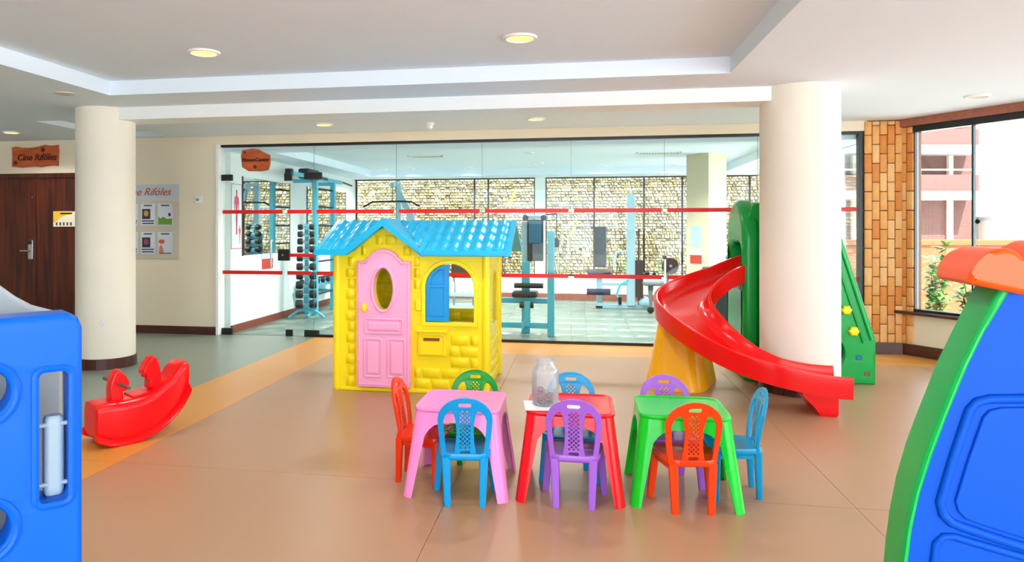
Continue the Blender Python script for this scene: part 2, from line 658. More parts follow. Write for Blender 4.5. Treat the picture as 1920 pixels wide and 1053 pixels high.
# ---- mahogany double door
dd = struct('door_2', 'mahogany double door left of the round column', (0, 0, 0))
MB().bx((-8.45, 8.79, 0), (-8.37, 8.93, 2.16)).bx((-6.63, 8.79, 0), (-6.55, 8.93, 2.16)).bx((-8.37, 8.79, 2.1), (-6.63, 8.93, 2.16)).build('door_frame', DOORW, dd)
l1 = MB().bx((-8.38, 8.82, 0.01), (-7.418, 8.865, 2.11), 0.004).build('door_leaf', DOORW, dd)
l2 = MB().bx((-7.410, 8.82, 0.01), (-6.62, 8.865, 2.11), 0.004).build('door_leaf', DOORW, dd)
MB().bx((-7.432, 8.81, 0.01), (-7.405, 8.82, 2.095), 0.003).build('meeting_strip', DOORW, dd)
MB().bx((-7.51, 8.79, 0.97), (-7.435, 8.82, 1.24), 0.006).build('lock_plate', CHROME, l1)
MB().tube([(-7.475, 8.795, 1.09), (-7.475, 8.76, 1.09), (-7.60, 8.755, 1.09)], 0.014, 10).build('door_handle', CHROME, l1)
MB().bx((-7.505, 8.785, 1.18), (-7.45, 8.792, 1.235)).build('card_reader', BLACK, l1)
MB().lathe([(0.008, 0), (0.008, -0.01)], (-7.46, 8.82, 1.83), 12, 'y').build('door_viewer', CHROME, l1)

# ---- poster board etc. on the cream wall
pb = thing('poster_board', 'clear film poster board with a pale script header on the cream wall', 'poster board', (-5.75, 8.8, 1.0))
def W(mb, name, m, parent, smooth=50):
    return mb.build(name, m, parent, smooth, world=True)
ACR = mat('acrylic_sheet', (206, 196, 180), 0.25)
HEAD = mat('header_sheet', (196, 204, 212), 0.4)
W(MB().bx((-6.27, 8.79, 0.995), (-5.233, 8.8, 1.755), 0.002), 'acrylic_board', ACR, pb)
hd_ = W(MB().bx((-6.27, 8.782, 1.772), (-5.233, 8.8, 1.985), 0.002), 'header_panel', HEAD, pb)
me = text_mesh('Cine Rifóles', 0.145, 0.003, 0.4)
me.transform(T(0.045, -0.021, 0.885))
link('lettering', me, mat('red_script', (196, 70, 52), 0.6), hd_)
PAPER = mat('poster_paper', (214, 222, 232), 0.5)
cols_ = [-6.16, -5.93, -5.68, -5.428]
k = 0
for zi, z in enumerate((1.585, 1.205)):
    for xi, x in enumerate(cols_):
        ps = W(MB().bx((x - 0.105, 8.784, z - 0.145), (x + 0.105, 8.79, z + 0.145)), 'poster', PAPER, pb)
        art = MB()
        dark = mat('poster_art_dark', (54, 44, 62), 0.6)
        if xi == 3:
            if zi == 0:
                out = [(x - 0.1, z - 0.135), (x + 0.1, z - 0.135), (x + 0.1, z - 0.05), (x + 0.03, z - 0.06), (x - 0.03, z - 0.03), (x - 0.07, z - 0.055), (x - 0.1, z - 0.02)]
                W(art.prism(out, 8.7825, 8.784), 'poster_art', mat('poster_art_green', (104, 160, 60), 0.6), ps)
                W(MB().prism(arc(x + 0.065, z + 0.0, 0.018, 0.025, 0, 340, 12), 8.7825, 8.784), 'poster_art', dark, ps)
            else:
                out = arc(x - 0.05, z + 0.02, 0.045, 0.03, 0, 330, 12)
                W(art.prism(out, 8.7825, 8.784), 'poster_art', mat('poster_art_red', (206, 96, 84), 0.6), ps)
                W(MB().prism([(x - 0.09, z - 0.13), (x - 0.02, z - 0.13), (x - 0.03, z - 0.07), (x - 0.06, z - 0.02), (x - 0.085, z - 0.06)], 8.7825, 8.784), 'poster_art', mat('poster_art_coral', (214, 130, 110), 0.6), ps)
                W(MB().bx((x - 0.09, 8.7825, z - 0.14), (x + 0.09, 8.784, z - 0.13)), 'poster_art', dark, ps)
        else:
            W(art.bx((x - 0.085, 8.7825, z - 0.06), (x + 0.035, 8.784, z + 0.075)), 'poster_art', dark, ps)
            W(MB().prism(arc(x - 0.025, z + 0.015, 0.035, 0.04, 0, 340, 14), 8.781, 8.7825), 'poster_art', mat('poster_art_gold', (196, 150, 70), 0.6) if zi == 0 else mat('poster_art_rose', (150, 70, 90), 0.6), ps)
        for q, (zz, wd) in enumerate(((0.122, 0.12), (-0.085, 0.18), (-0.118, 0.17))):
            if xi == 3 and q > 0:
                continue
            W(MB().bx((x - wd / 2, 8.7825, z + zz - 0.009), (x + wd / 2, 8.784, z + zz + 0.009)), 'poster_caption', mat('poster_ink', (66, 78, 110), 0.6), ps)

th_ = thing('thermostat', 'small white thermostat on the cream wall beside the glass wall', 'thermostat', (-4.93, 8.8, 1.78))
MB().bx((-0.055, -0.03, -0.05), (0.04, 0, 0.05), 0.008).build('housing', WHITE, th_)
MB().lathe([(0.02, -0.03), (0.018, -0.045)], (-0.02, 0, 0.0), 20, 'y').build('dial', mat('grey_plastic', (150, 160, 172), 0.4), th_)
dp = thing('door_notice', 'small yellow and white notice on the right mahogany door leaf', 'sign', (-6.96, 8.82, 1.53))
MB().bx((-0.17, -0.008, -0.105), (0.17, 0, 0.105)).build('notice_board', mat('notice_cream', (240, 232, 208), 0.5), dp)
MB().prism([(-0.165, 0.1), (0.165, 0.1), (0.05, 0.06), (-0.06, 0.02), (-0.165, -0.06)], -0.0095, -0.008).build('yellow_corner', mat('notice_yellow', (246, 190, 40), 0.5), dp)
for i in range(5):
    MB().bx((-0.13 + 0.055 * i, -0.0095, -0.09), (-0.105 + 0.055 * i, -0.008, -0.045)).build('notice_mark', mat('notice_dark', (90, 60, 60), 0.5), dp)
MB().bx((-0.06, -0.0095, 0.065), (0.12, -0.008, 0.085)).build('notice_line', mat('notice_dark', (90, 60, 60), 0.5), dp)

# carved wooden plank signs
SIGNW = wood('sign_wood', (178, 78, 34), (212, 104, 50), (1.5, 1.5, 9), 0.5)
SIGNI = mat('sign_ink', (74, 16, 8), 0.6)
def petal(cx, cz, r):
    out = []
    for i in range(25):
        a = 2 * PI * i / 24
        rr = r * (0.72 + 0.28 * math.cos(5 * a))
        out.append((cx + rr * math.cos(a), cz + rr * math.sin(a)))
    return out[:-1]
s1 = thing('wooden_sign', 'carved orange wooden plank sign above the mahogany double door', 'sign', (-7.385, 8.8, 2.396))
o1 = [(-0.36, -0.14), (-0.2, -0.155), (-0.05, -0.135), (0.1, -0.15), (0.25, -0.125), (0.355, -0.14), (0.35, -0.03), (0.365, 0.06), (0.355, 0.15), (0.25, 0.135),
      (0.15, 0.155), (0.05, 0.13), (-0.08, 0.115), (-0.2, 0.12), (-0.3, 0.14), (-0.365, 0.125), (-0.345, 0.02)]
MB().prism(o1, -0.03, -0.001, 0.006).build('plank', SIGNW, s1)
me = text_mesh('Cine Rifóles', 0.125, 0.006, 0.25, bold=0.002)
me.transform(Matrix.Rotation(0.0, 4, 'Y'))
me.transform(T(0.03, -0.033, -0.02))
link('lettering', me, SIGNI, s1)
for cx_, cz_ in ((0.13, 0.085), (-0.3, -0.09)):
    MB().prism(petal(cx_, cz_, 0.04), -0.034, -0.03).build('painted_flower', SIGNI, s1)
s2 = thing('wooden_sign', 'rounded orange wooden plank sign hung inside the gym glass door', 'sign', (-4.16, 8.93, 2.295))
o2 = [(-0.19, -0.09), (-0.1, -0.145), (0.08, -0.15), (0.18, -0.13), (0.205, -0.05), (0.2, 0.06), (0.12, 0.09), (0.04, 0.14), (-0.04, 0.15), (-0.19, 0.13), (-0.205, 0.05)]
MB().prism(o2, -0.03, -0.001, 0.006).build('plank', SIGNW, s2)
for word, dx_ in (('Fitness', -0.094), ('Center', 0.096)):
    me = text_mesh(word, 0.068, 0.006, 0.1, bold=0.0018)
    me.transform(T(dx_, -0.033, 0.0))
    link('lettering', me, SIGNI, s2)
MB().prism(petal(-0.005, -0.09, 0.03), -0.034, -0.03).build('painted_flower', SIGNI, s2)
MB().prism(petal(-0.15, 0.1, 0.022), -0.034, -0.03).build('painted_flower', SIGNI, s2)
MB().bx((-0.05, -0.001, -0.03), (0.05, 0.008, 0.03)).build('fixing_pad', BLACK, s2)
s2.location = (-4.16, 8.848 - 0.008 + 0.008, 2.295)

# ---- brick pilaster at the corner
BR = [mat('tan_brick_a', (232, 168, 100), 0.8, var=0.14, vscale=9, bump=0.3), mat('tan_brick_b', (226, 156, 84), 0.8, var=0.14, vscale=9, bump=0.3), mat('tan_brick_c', (238, 184, 122), 0.8, var=0.12, vscale=9, bump=0.3),
      mat('tan_brick_d', (218, 136, 66), 0.8, var=0.16, vscale=9, bump=0.3)]
pw = struct('wall_pilaster', 'corner pilaster of upright orange tan bricks')
MB().bx((3.185, 8.815, 0), (3.6, 8.95, 2.75)).build('mortar_core', mat('dark_mortar', (112, 74, 44), 0.9), pw)
bh, bw = 0.212, 0.079
def bricks(parent, x0, ncols, y, zlo, zhi, flip=0):
    cache = {}
    for c_ in range(ncols):
        z = zlo - (bh / 2 if (c_ + flip) % 2 else 0)
        while z < zhi - 0.01:
            a, b = max(z, zlo), min(z + bh - 0.008, zhi)
            if b - a > 0.02:
                key = round(b - a, 3)
                if key not in cache:
                    cache[key] = MB().box((0, 0, 0), (bw - 0.007, 0.03, b - a), 0.004, seg=1).tomesh('brick')
                o = link('brick', cache[key], BR[min(3, int(rnd.random() ** 1.4 * 4))], parent)
                o.location = (x0 + bw * (c_ + 0.5), y + rnd.uniform(-0.003, 0.003), (a + b) / 2)
            z += bh
bricks(pw, 3.165, 5, 8.8, 0.12, 2.6)
S('baseboard_corner', MB().bx((3.13, 8.77, 0), (3.56, 8.79, 0.125), 0.003), BROWN, 'dark brown skirting of the brick pilaster')

# ---- right window wall, local x runs along the wall towards the viewer, y outwards
ww = struct('wall_right', 'low cream wall under the right windows', (WX, WY, 0), WROT)
MB().bx((0.02, 0.02, 0), (9.2, 0.17, 0.45)).build('parapet', WALL, ww)
MB().bx((0.0, 0.03, 0.45), (0.11, 0.16, 2.62)).build('mortar_core', MATS['dark_mortar'], ww)
bricks(ww, -0.03, 2, 0.012, 0.12, 2.52, 1)
MB().bx((0.02, -0.012, 0), (9.2, 0.02, 0.125), 0.003).build('skirting', BROWN, ww)
MB().bx((-0.07, -0.07, 0.455), (9.2, 0.2, 0.488), 0.006).build('window_sill', BROWN, ww)
MB().bx((0.0, -0.03, 2.525), (9.2, 0.16, 2.613)).build('fascia_board', wood('fascia_wood', (150, 88, 70), (172, 104, 82), (9, 1, 9), 0.5), ww)
w2 = struct('window_2', 'black framed sliding window overlooking the garden', (WX, WY, 0), WROT)
MB().bx((0.11, 0.02, 0.49), (0.135, 0.09, 2.52)).build('frame_post', BLACK, w2)
MB().bx((0.11, 0.0, 2.455), (9.2, 0.1, 2.525)).build('head_rail', BLACK, w2)
MB().bx((0.11, 0.01, 0.488), (9.2, 0.1, 0.515)).build('bottom_rail', BLACK, w2)
t = 0.14
i = 0
while t < 9:
    yy = 0.035 if i % 2 else 0.062
    MB().bx((t, yy - 0.004, 0.515), (t + 0.64, yy + 0.004, 2.455)).build('glass_pane', WGLASS, w2)
    MB().bx((t + 0.588, 0.026, 0.515), (t + 0.606, 0.066, 2.455)).build('pane_edge', mat('dark_green_edge', (24, 52, 48), 0.3), w2)
    if i == 1:
        MB().bx((t + 0.03, 0.015, 0.52), (t + 0.1, 0.031, 0.6), 0.004).build('lock_case', BLACK, w2)
        MB().lathe([(0.025, 0.02), (0.025, 0.031)], (t + 0.05, 0, 1.47), 16, 'y').build('finger_pull', BLACK, w2)
    t += 0.6
    i += 1

# ---- gym back and right windows
w3 = struct('window_3', 'row of black framed gym back windows facing the stone wall')
mull = [-4.55, -3.662, -2.071, -1.791, -0.86, -0.64, 0.298, 1.248, 1.96, 3.187]
for i, x in enumerate(mull):
    MB().bx((x - 0.016, 14.39, 0.46), (x + 0.016, 14.43, 2.42)).build('mullion', BLACK, w3)
    if i < len(mull) - 1 and i != 4:
        MB().bx((x + 0.016, 14.406, 0.46), (mull[i + 1] - 0.016, 14.414, 2.42)).build('glass_pane', WGLASS, w3)
MB().bx((-4.58, 14.38, 2.385), (3.3, 14.44, 2.42)).build('head_rail', BLACK, w3)
MB().bx((-4.58, 14.38, 0.46), (3.3, 14.44, 0.495)).build('bottom_rail', BLACK, w3)
w4 = struct('window_4', 'tall gym windows on the right side')
for i in range(6):
    y = 9.0 + i * 1.07
    MB().bx((3.34, y - 0.016, 0.46), (3.38, y + 0.016, 2.42)).build('mullion', MATS['white_paint'], w4)
    if i < 5:
        MB().bx((3.356, y + 0.016, 0.46), (3.364, y + 1.054, 2.42)).build('glass_pane', WGLASS, w4)

# ---- gym pillar
gp = struct('column', 'square white gym pillar with notices, right of the weight bench', (1.96, 11.75, 0), math.radians(42))
MB().bx((-0.21, -0.21, 0), (0.21, 0.21, 2.56), 0.004).build('shaft', mat('pillar_beige', (214, 200, 172), 0.85), gp)
MB().bx((-0.218, -0.07, 1.12), (-0.21, 0.12, 1.44)).build('notice_sheet', mat('pale_blue_sheet', (176, 206, 220), 0.5), gp)
MB().bx((-0.218, -0.09, 0.86), (-0.21, 0.13, 1.08)).build('notice_sheet', WHITE, gp)
MB().bx((-0.221, -0.09, 0.86), (-0.218, 0.13, 0.99)).build('red_half', mat('notice_red', (196, 60, 48), 0.5), gp)

# ================================================================== OUTSIDE
S('ground', MB().bx((-40, 14.5, -0.4), (60, 90, -0.3)).bx((9.4, -30, -0.4), (60, 14.5, -0.3)).bx((-40, -30, -0.5), (60, -5, -0.3)), PAVE, 'pale sunlit paving outside')
b_ = MB()
A = [(3.45, 8.97), (WX + wout.x * 0.2, WY + wout.y * 0.2), (WX + wout.x * 0.2 + wdir.x * 9, WY + wout.y * 0.2 + wdir.y * 9), (9.4, 14.5), (3.45, 14.5)]
b_.loft([[(x, y, -0.4) for x, y in A], [(x, y, -0.3) for x, y in A]])
S('ground_garden', b_, PAVE, 'pale garden strip outside the right window')
# rubble stone wall beyond the gym
sw = struct('wall_stone', 'sunlit rubble stone wall beyond the gym windows')
MB().bx((-7.5, 16.5, -0.3), (5.4, 16.8, 3.2)).build('mortar_core', mat('stone_mortar', (116, 104, 80), 0.95, var=0.1, vscale=8), sw)
b_ = MB()
z = -0.3
while z < 3.15:
    h = rnd.uniform(0.045, 0.085)
    x = -7.5 + rnd.uniform(-0.1, 0)
    while x < 5.4:
        w = rnd.uniform(0.05, 0.125)
        d = rnd.uniform(0.015, 0.05)
        gq = rnd.uniform(0.003, 0.008)
        j = lambda s=0.012: rnd.uniform(-s, s)
        bk = [(x + gq, 16.5, z + gq), (x + w - gq, 16.5, z + gq), (x + w - gq, 16.5, z + h - gq), (x + gq, 16.5, z + h - gq)]
        ft = [(x + gq + 0.012 + j(0.006), 16.5 - d + j(), z + gq + 0.01 + j(0.005)), (x + w - gq - 0.012 + j(0.006), 16.5 - d + j(), z + gq + 0.01 + j(0.005)),
              (x + w - gq - 0.012 + j(0.006), 16.5 - d + j(), z + h - gq - 0.01 + j(0.005)), (x + gq + 0.012 + j(0.006), 16.5 - d + j(), z + h - gq - 0.01 + j(0.005))]
        b_.loft([bk, ft])
        x += w
    z += h
so = b_.build('stones', island('rubble_stone', [(138, 124, 92), (124, 108, 76), (146, 134, 108), (108, 92, 62), (132, 116, 86), (150, 140, 118), (94, 80, 54), (136, 122, 96)]), sw, smooth=0)
so['kind'] = 'stuff'

# garden wall and buildings seen through the right window
rv = Vector((math.cos(YAW), math.sin(YAW), 0))
gw = struct('wall_garden', 'apricot rendered garden wall outside the right window', (5.2, 13.1, -0.3), YAW)
APR = mat('apricot_render', (122, 64, 28), 0.9, var=0.06, vscale=3)
MB().bx((-2.0, 0, 0), (9.0, 0.18, 1.42)).build('wall_body', APR, gw)
MB().bx((-2.0, -0.04, 1.42), (9.0, 0.22, 1.51), 0.01).build('coping', APR, gw)

BRK = brickmat('red_brick', (84, 42, 34), (70, 34, 30), (104, 90, 82), 3.2)
bd = thing('brick_building', 'red brick apartment building with white balcony slabs beyond the garden wall', 'building', (23.62, 49.91, -0.3), YAW)
# local x runs to the right; the right corner of the facade is x = 0
MB().bx((-26, 0.0, 0), (0.75, 9, 11.8)).build('facade', BRK, bd)
SLAB = mat('slab_white', (142, 142, 138), 0.8)
RAIL = mat('rose_parapet', (84, 50, 44), 0.8)
for k in range(4):
    zs = 3.45 + k * 2.78
    MB().bx((-26, -1.6, zs), (0.25, 0.05, zs + 0.52), 0.03).build('balcony_slab', SLAB, bd)
    MB().bx((-26, -1.45, zs + 0.52), (0.0, -1.33, zs + 1.5), 0.02).build('balcony_parapet', RAIL, bd)
    MB().bx((-26, -1.5, zs + 1.75), (0.0, -1.4, zs + 1.85)).build('balcony_rail', mat('ochre_rail', (206, 150, 96), 0.7), bd)
    for q in range(7):
        MB().bx((-0.4 - 3.3 * q, -1.5, zs + 1.4), (-0.25 - 3.3 * q, -1.38, zs + 1.8)).build('rail_post', MATS['ochre_rail'], bd)
for q in range(4):
    MB().bx((-1.0 - 6 * q, -0.25, 0), (-0.75 - 6 * q, 0.0, 11.6)).build('pilaster', mat('pale_render', (206, 186, 160), 0.8), bd)
    for k in range(3):
        wz = 4.4 + 2.78 * k
        wd_ = MB().bx((-5.6 - 6 * q, -0.06, wz), (-4.4 - 6 * q, 0.02, wz + 1.5)).build('window_frame', SLAB, bd)
        MB().bx((-5.5 - 6 * q, -0.08, wz + 0.1), (-4.5 - 6 * q, -0.06, wz + 1.4)).build('pane', mat('far_glass', (90, 104, 112), 0.15), wd_)
MB().bx((-26.3, -1.9, 11.8), (0.4, 9.3, 12.4), 0.05).build('roof_slab', SLAB, bd)
fb = thing('pale_house', 'pale low house with a slatted terrace railing right of the brick building', 'house', (25.6, 47.5, -0.3), YAW)
MB().bx((0.2, 0, 0), (16, 8, 2.2)).build('wall', mat('pale_wall', (206, 192, 176), 0.9), fb)
MB().bx((0.0, -0.3, 2.2), (16, 8, 2.45), 0.03).build('terrace_slab', SLAB, fb)
MB().bx((0.1, -0.2, 3.55), (16, -0.1, 3.65)).build('handrail', mat('rail_rose', (180, 130, 120), 0.7), fb)
bal = MB().bx((-0.03, -0.03, 0), (0.03, 0.03, 1.1)).tomesh('baluster')
for q in range(40):
    o = link('baluster', bal, MATS['rail_rose'], fb)
    o.location = (0.2 + q * 0.4, -0.15, 2.45)
# shrubs outside the right window
LEAF = island('shrub_leaf', [(58, 104, 36), (78, 126, 46), (44, 86, 32), (96, 142, 58), (66, 112, 42)], 0.5, 0)
STEM = mat('shrub_stem', (96, 72, 46), 0.9)
def leafblade(b, p, d, L, Wd, up=Vector((0, 0, 1)), droop=0.25):
    d = d.normalized()
    s = d.cross(up)
    if s.length < 0.05:
        s = Vector((1, 0, 0))
    s.normalize()
    nrm = s.cross(d)
    rows = []
    for t_, w_ in ((0, 0.08), (0.25, 0.8), (0.55, 1.0), (0.8, 0.6), (1, 0.05)):
        c_ = p + d * L * t_ - Vector((0, 0, 1)) * droop * L * t_ * t_
        rows.append((c_ - s * Wd / 2 * w_, c_ + nrm * 0.12 * Wd * w_, c_ + s * Wd / 2 * w_))
    vv = [[b.bm.verts.new(q) for q in r] for r in rows]
    for i_ in range(4):
        for j_ in range(2):
            b.bm.faces.new((vv[i_][j_], vv[i_][j_ + 1], vv[i_ + 1][j_ + 1], vv[i_ + 1][j_]))
def shrub(loc, h, w, label, n, seed):
    rr = random.Random(seed)
    s_ = thing('shrub', label, 'shrub', loc, 0, 'garden shrubs outside the right window')
    st = MB()
    fo = MB()
    for k in range(5):
        a = rr.uniform(0, 2 * PI)
        top = Vector((math.cos(a) * w * rr.uniform(0.2, 1), math.sin(a) * w * 0.6 * rr.uniform(0.2, 1), h * rr.uniform(0.7, 1)))
        pts = [Vector((0, 0, 0)), top * 0.45 + Vector((0, 0, h * 0.08)), top]
        st.tube(pts, [0.016, 0.011, 0.004], 6)
        for q in range(n):
            t_ = rr.uniform(0.15, 1.0)
            p = pts[0].lerp(pts[1], t_ / 0.45) if t_ < 0.45 else pts[1].lerp(pts[2], (t_ - 0.45) / 0.55)
            d = Vector((rr.uniform(-1, 1), rr.uniform(-1, 1), rr.uniform(-0.2, 0.9)))
            leafblade(fo, p + d * rr.uniform(0, 0.07), d, rr.uniform(0.09, 0.16), rr.uniform(0.05, 0.075))
    st.build('stem', STEM, s_)
    f_ = fo.build('foliage', LEAF, s_, smooth=0)
    f_['kind'] = 'stuff'
shrub((4.66, 10.5, -0.3), 1.5, 0.2, 'taller green leafy shrub near the left edge of the right window', 80, 3)
shrub((5.17, 10.62, -0.3), 1.02, 0.3, 'shorter spreading green shrub by the mullion of the right window', 80, 5)

# broad leaved plants between the gym and the stone wall
PLEAF = mat('broad_leaf', (46, 120, 56), 0.4, var=0.25, vscale=3)
PLEAF2 = mat('broad_leaf_light', (92, 158, 92), 0.4, var=0.2, vscale=3)
YEL = mat('yellow_bract', (236, 222, 40), 0.4, var=0.1)
def palmy(loc, h, n, L, label, seed, flower=None, m=PLEAF):
    rr = random.Random(seed)
    s_ = thing('broadleaf_plant', label, 'plant', loc, 0, 'plants between gym and stone wall')
    for k in range(n):
        a = 2 * PI * k / n + rr.uniform(-0.3, 0.3)
        hh = h * rr.uniform(0.7, 1.0)
        tip = Vector((math.cos(a) * 0.14, math.sin(a) * 0.14, hh))
        MB().tube([(0, 0, 0), (tip.x * 0.4, tip.y * 0.4, hh * 0.6), tuple(tip)], [0.014, 0.011, 0.008], 6).build('stalk', STEM, s_)
        fb_ = MB()
        leafblade(fb_, tip, Vector((math.cos(a), math.sin(a), rr.uniform(0.2, 1.0))), L * rr.uniform(0.8, 1.1), L * 0.32, droop=0.4)
        fb_.build('leaf', m, s_)
    if flower:
        for q in range(3):
            fb_ = MB()
            leafblade(fb_, Vector((flower[0] + 0.05 * q - 0.05, flower[1], flower[2] - 0.12 + 0.1 * q)), Vector((0.7, -0.1, 0.7)), 0.25, 0.12, droop=-0.1)
            fb_.build('bract', YEL, s_)
        MB().tube([(0, 0, 0.3), (flower[0] - 0.35, 0, flower[2] - 0.1), (flower[0] - 0.25, 0, flower[2] + 0.1), (flower[0] - 0.05, 0, flower[2] - 0.06)], 0.012, 6).build('flower_stalk', STEM, s_)
palmy((0.72, 15.3, -0.3), 1.15, 7, 0.36, 'dark green broad leaved plant behind the tall pale blue machine post', 11)
palmy((1.2, 15.6, -0.3), 1.1, 6, 0.26, 'green broad leaved plant just right of the tall pale blue machine post', 12)
palmy((1.84, 15.2, -0.3), 1.12, 5, 0.42, 'pale green broad leaved plant behind the black weight plate', 13, None, PLEAF2)
palmy((-0.42, 15.3, -0.3), 1.0, 5, 0.3, 'slender plant with a yellow flower spike outside the gym window', 14, (0.22, 0, 1.58), PLEAF2)
palmy((-1.62, 15.4, -0.3), 2.1, 5, 0.36, 'tall slender plant with a yellow tip above the blue playhouse roof', 15, (0.12, 0, 2.25), PLEAF2)
palmy((-2.6, 15.5, -0.3), 1.3, 6, 0.4, 'green broad leaved plant outside the gym windows behind the playhouse', 16)

# ================================================================== CEILING FITTINGS
def downlight(x, y, z, label, on=True, r=0.115, group=None, power=45):
    d = thing('downlight', label, 'downlight', (x, y, z), 0, group)
    MB().lathe([(r * 0.78, -0.004), (r * 0.86, -0.016), (r, -0.014), (r * 1.05, -0.001), (r * 1.05, 0.0)], n=32, cap=False).build('trim_ring', WHITE, d)
    MB().lathe([(0.001, -0.007), (r * 0.8, -0.006), (r * 0.8, -0.001), (0.001, -0.0005)], n=24).build('lamp_disc', LAMP if on else LAMPADD if group else LAMPOFF, d)
    if power:
        l = bpy.data.lights.new('lamp', 'SPOT')
        l.energy = power
        l.spot_size = math.radians(150)
        l.spot_blend = 0.6
        l.color = (1, 0.97, 0.92)
        l.shadow_soft_size = 0.06
        o = bpy.data.objects.new('lamp', l)
        col.objects.link(o)
        o.parent = d
        o.location = (0, 0, -0.03)
    return d
downlight(-2.807, 5.065, 2.742, 'lit yellow downlight in the ceiling tray, left one of two')
downlight(-0.405, 5.065, 2.742, 'lit yellow downlight in the ceiling tray, right one of two')
downlight(-2.915, 7.985, 2.612, 'lit yellow downlight above the playhouse, left of the smoke detector', r=0.1)
downlight(-0.464, 7.985, 2.612, 'lit yellow downlight right of the smoke detector before the gym glass', r=0.1)
downlight(-7.03, 7.95, 2.612, 'lit yellow downlight above the wooden sign over the double door', r=0.1)
downlight(3.59, 7.33, 2.612, 'unlit pale downlight near the right window', False, 0.1, None, 0)
downlight(-2.831, 9.74, 2.55, 'lit downlight in the gym ceiling near the glass wall', True, 0.1)
NTH = ['leftmost', 'second from left', 'third from left', 'fourth from left', 'fifth from left', 'sixth from left']
for rowname, y, xs_r in (('row nearest the glass wall', 10.1, (-3.2, -1.92, -0.487, 0.42, 1.58, 2.24)), ('middle rows before the back windows', 11.8, (-0.76, -0.7)), ('row nearest the stone wall', 13.5, (-3.75, -3.2, -2.06, 0.41, 1.68))):
    for i, x in enumerate(xs_r):
        yy = y if y != 11.8 else (10.97, 12.68)[i]
        which = NTH[i] if y != 11.8 else ('nearer one', 'farther one')[i]
        downlight(x, yy, 2.55, 'recessed gym downlight with added light, %s in the %s' % (which, rowname), False, 0.1, 'gym downlights with added light', 90)  # spots and faint glow added in unlit fittings to brighten the gym
for x, y, t_ in ((-2.807, 2.6, 'left'), (-0.405, 2.6, 'right')):  # unseen tray lamps added for more fill light
    downlight(x, y, 2.742, 'unseen fill downlight added in the ceiling tray overhead on the %s' % t_)
for x, y, t_ in ((-2.8, -1.2, 'left'), (-0.4, -1.2, 'centre'), (2.2, -1.2, 'right'), (3.4, 2.2, 'far right')):  # out of view, added to raise the room's fill light
    downlight(x, y, 2.612, 'fill downlight added out of view on the %s' % t_)
sd = thing('smoke_detector', 'white smoke detector on the ceiling before the gym glass', 'smoke detector', (-1.69, 8.1, 2.612))
MB().lathe([(0.055, 0), (0.055, -0.025), (0.05, -0.03)], n=28).build('base', WHITE, sd)
MB().lathe([(0.04, -0.03), (0.036, -0.06), (0.02, -0.072), (0.001, -0.073)], n=28).build('sensor_head', WHITE, sd)
cs = thing('ceiling_sensor', 'flat pale ceiling disc in front of the left column', 'ceiling disc', (-4.54, 5.75, 2.612))  # faint round sensor on the ceiling
MB().lathe([(0.001, -0.012), (0.07, -0.012), (0.085, -0.006), (0.085, 0)], n=28).build('cover', mat('disc_beige', (214, 204, 192), 0.8), cs)
def vent(x0, x1, y, label):
    v = thing('air_grille', label, 'air grille', ((x0 + x1) / 2, y, 2.55), 0)
    w = x1 - x0
    f_ = MB()
    f_.bx((-w / 2, -0.13, -0.012), (w / 2, -0.1, 0)).bx((-w / 2, 0.1, -0.012), (w / 2, 0.13, 0)).bx((-w / 2, -0.13, -0.012), (-w / 2 + 0.03, 0.13, 0)).bx((w / 2 - 0.03, -0.13, -0.012), (w / 2, 0.13, 0))
    f_.build('frame', WHITE, v)
    MB().bx((-w / 2 + 0.03, -0.1, -0.003), (w / 2 - 0.03, 0.1, 0)).build('dark_duct', BLACK, v)
    sl = MB().box((0, 0, 0), (0.02, 0.2, 0.006), rot=(0, 0.5, 0)).tomesh('slat')
    n = int((w - 0.06) / 0.045)
    for i_ in range(n):
        o = link('slat', sl, WHITE, v)
        o.location = (-w / 2 + 0.05 + i_ * 0.045, 0, -0.008)
vent(-2.68, -2.1, 11.25, 'louvred air grille in the gym ceiling above the playhouse')
vent(0.86, 1.52, 11.35, 'louvred air grille in the gym ceiling left of the pillar')

# ================================================================== PLAYHOUSE
YELP = plastic('playhouse_yellow', (252, 226, 20), 0.32)
PINK = plastic('playhouse_pink', (255, 170, 208), 0.3)
SKYB = plastic('playhouse_roof_blue', (12, 178, 226), 0.3)
SHUT = plastic('shutter_blue', (20, 150, 222), 0.3)
ph = thing('playhouse', 'yellow plastic playhouse with a blue roof and a pink door', 'playhouse', (-1.42, 6.48, 0))
FX0, FX1, FY0, FY1 = -2.06, -0.78, 6.0, 6.96
# front wall with gable, door opening and arched window opening
out = [(FX0, 0.0), (FX1, 0.0), (FX1, 1.23), (-1.28, 1.23), (-1.63, 1.42), (-1.96, 1.24), (FX0, 1.22)]
wc, wr = -1.075, 0.208
win = [(wc - wr, 0.605), (wc + wr, 0.605), (wc + wr, 0.9)] + arc(wc, 0.9, wr, 0.2, 0, 180, 14)[1:-1] + [(wc - wr, 0.9)]
oval = arc(-1.645, 0.882, 0.085, 0.178, 0, 360, 28)[:-1]
slot = [(-1.297, 0.447), (-1.159, 0.447), (-1.159, 0.472), (-1.297, 0.472)]
me = plate(out, [win, oval, slot], 0.06, 0.006)
me.transform(T(0, 6.03, 0))
fw = W(MB().mesh(me), 'front_wall', YELP, ph)
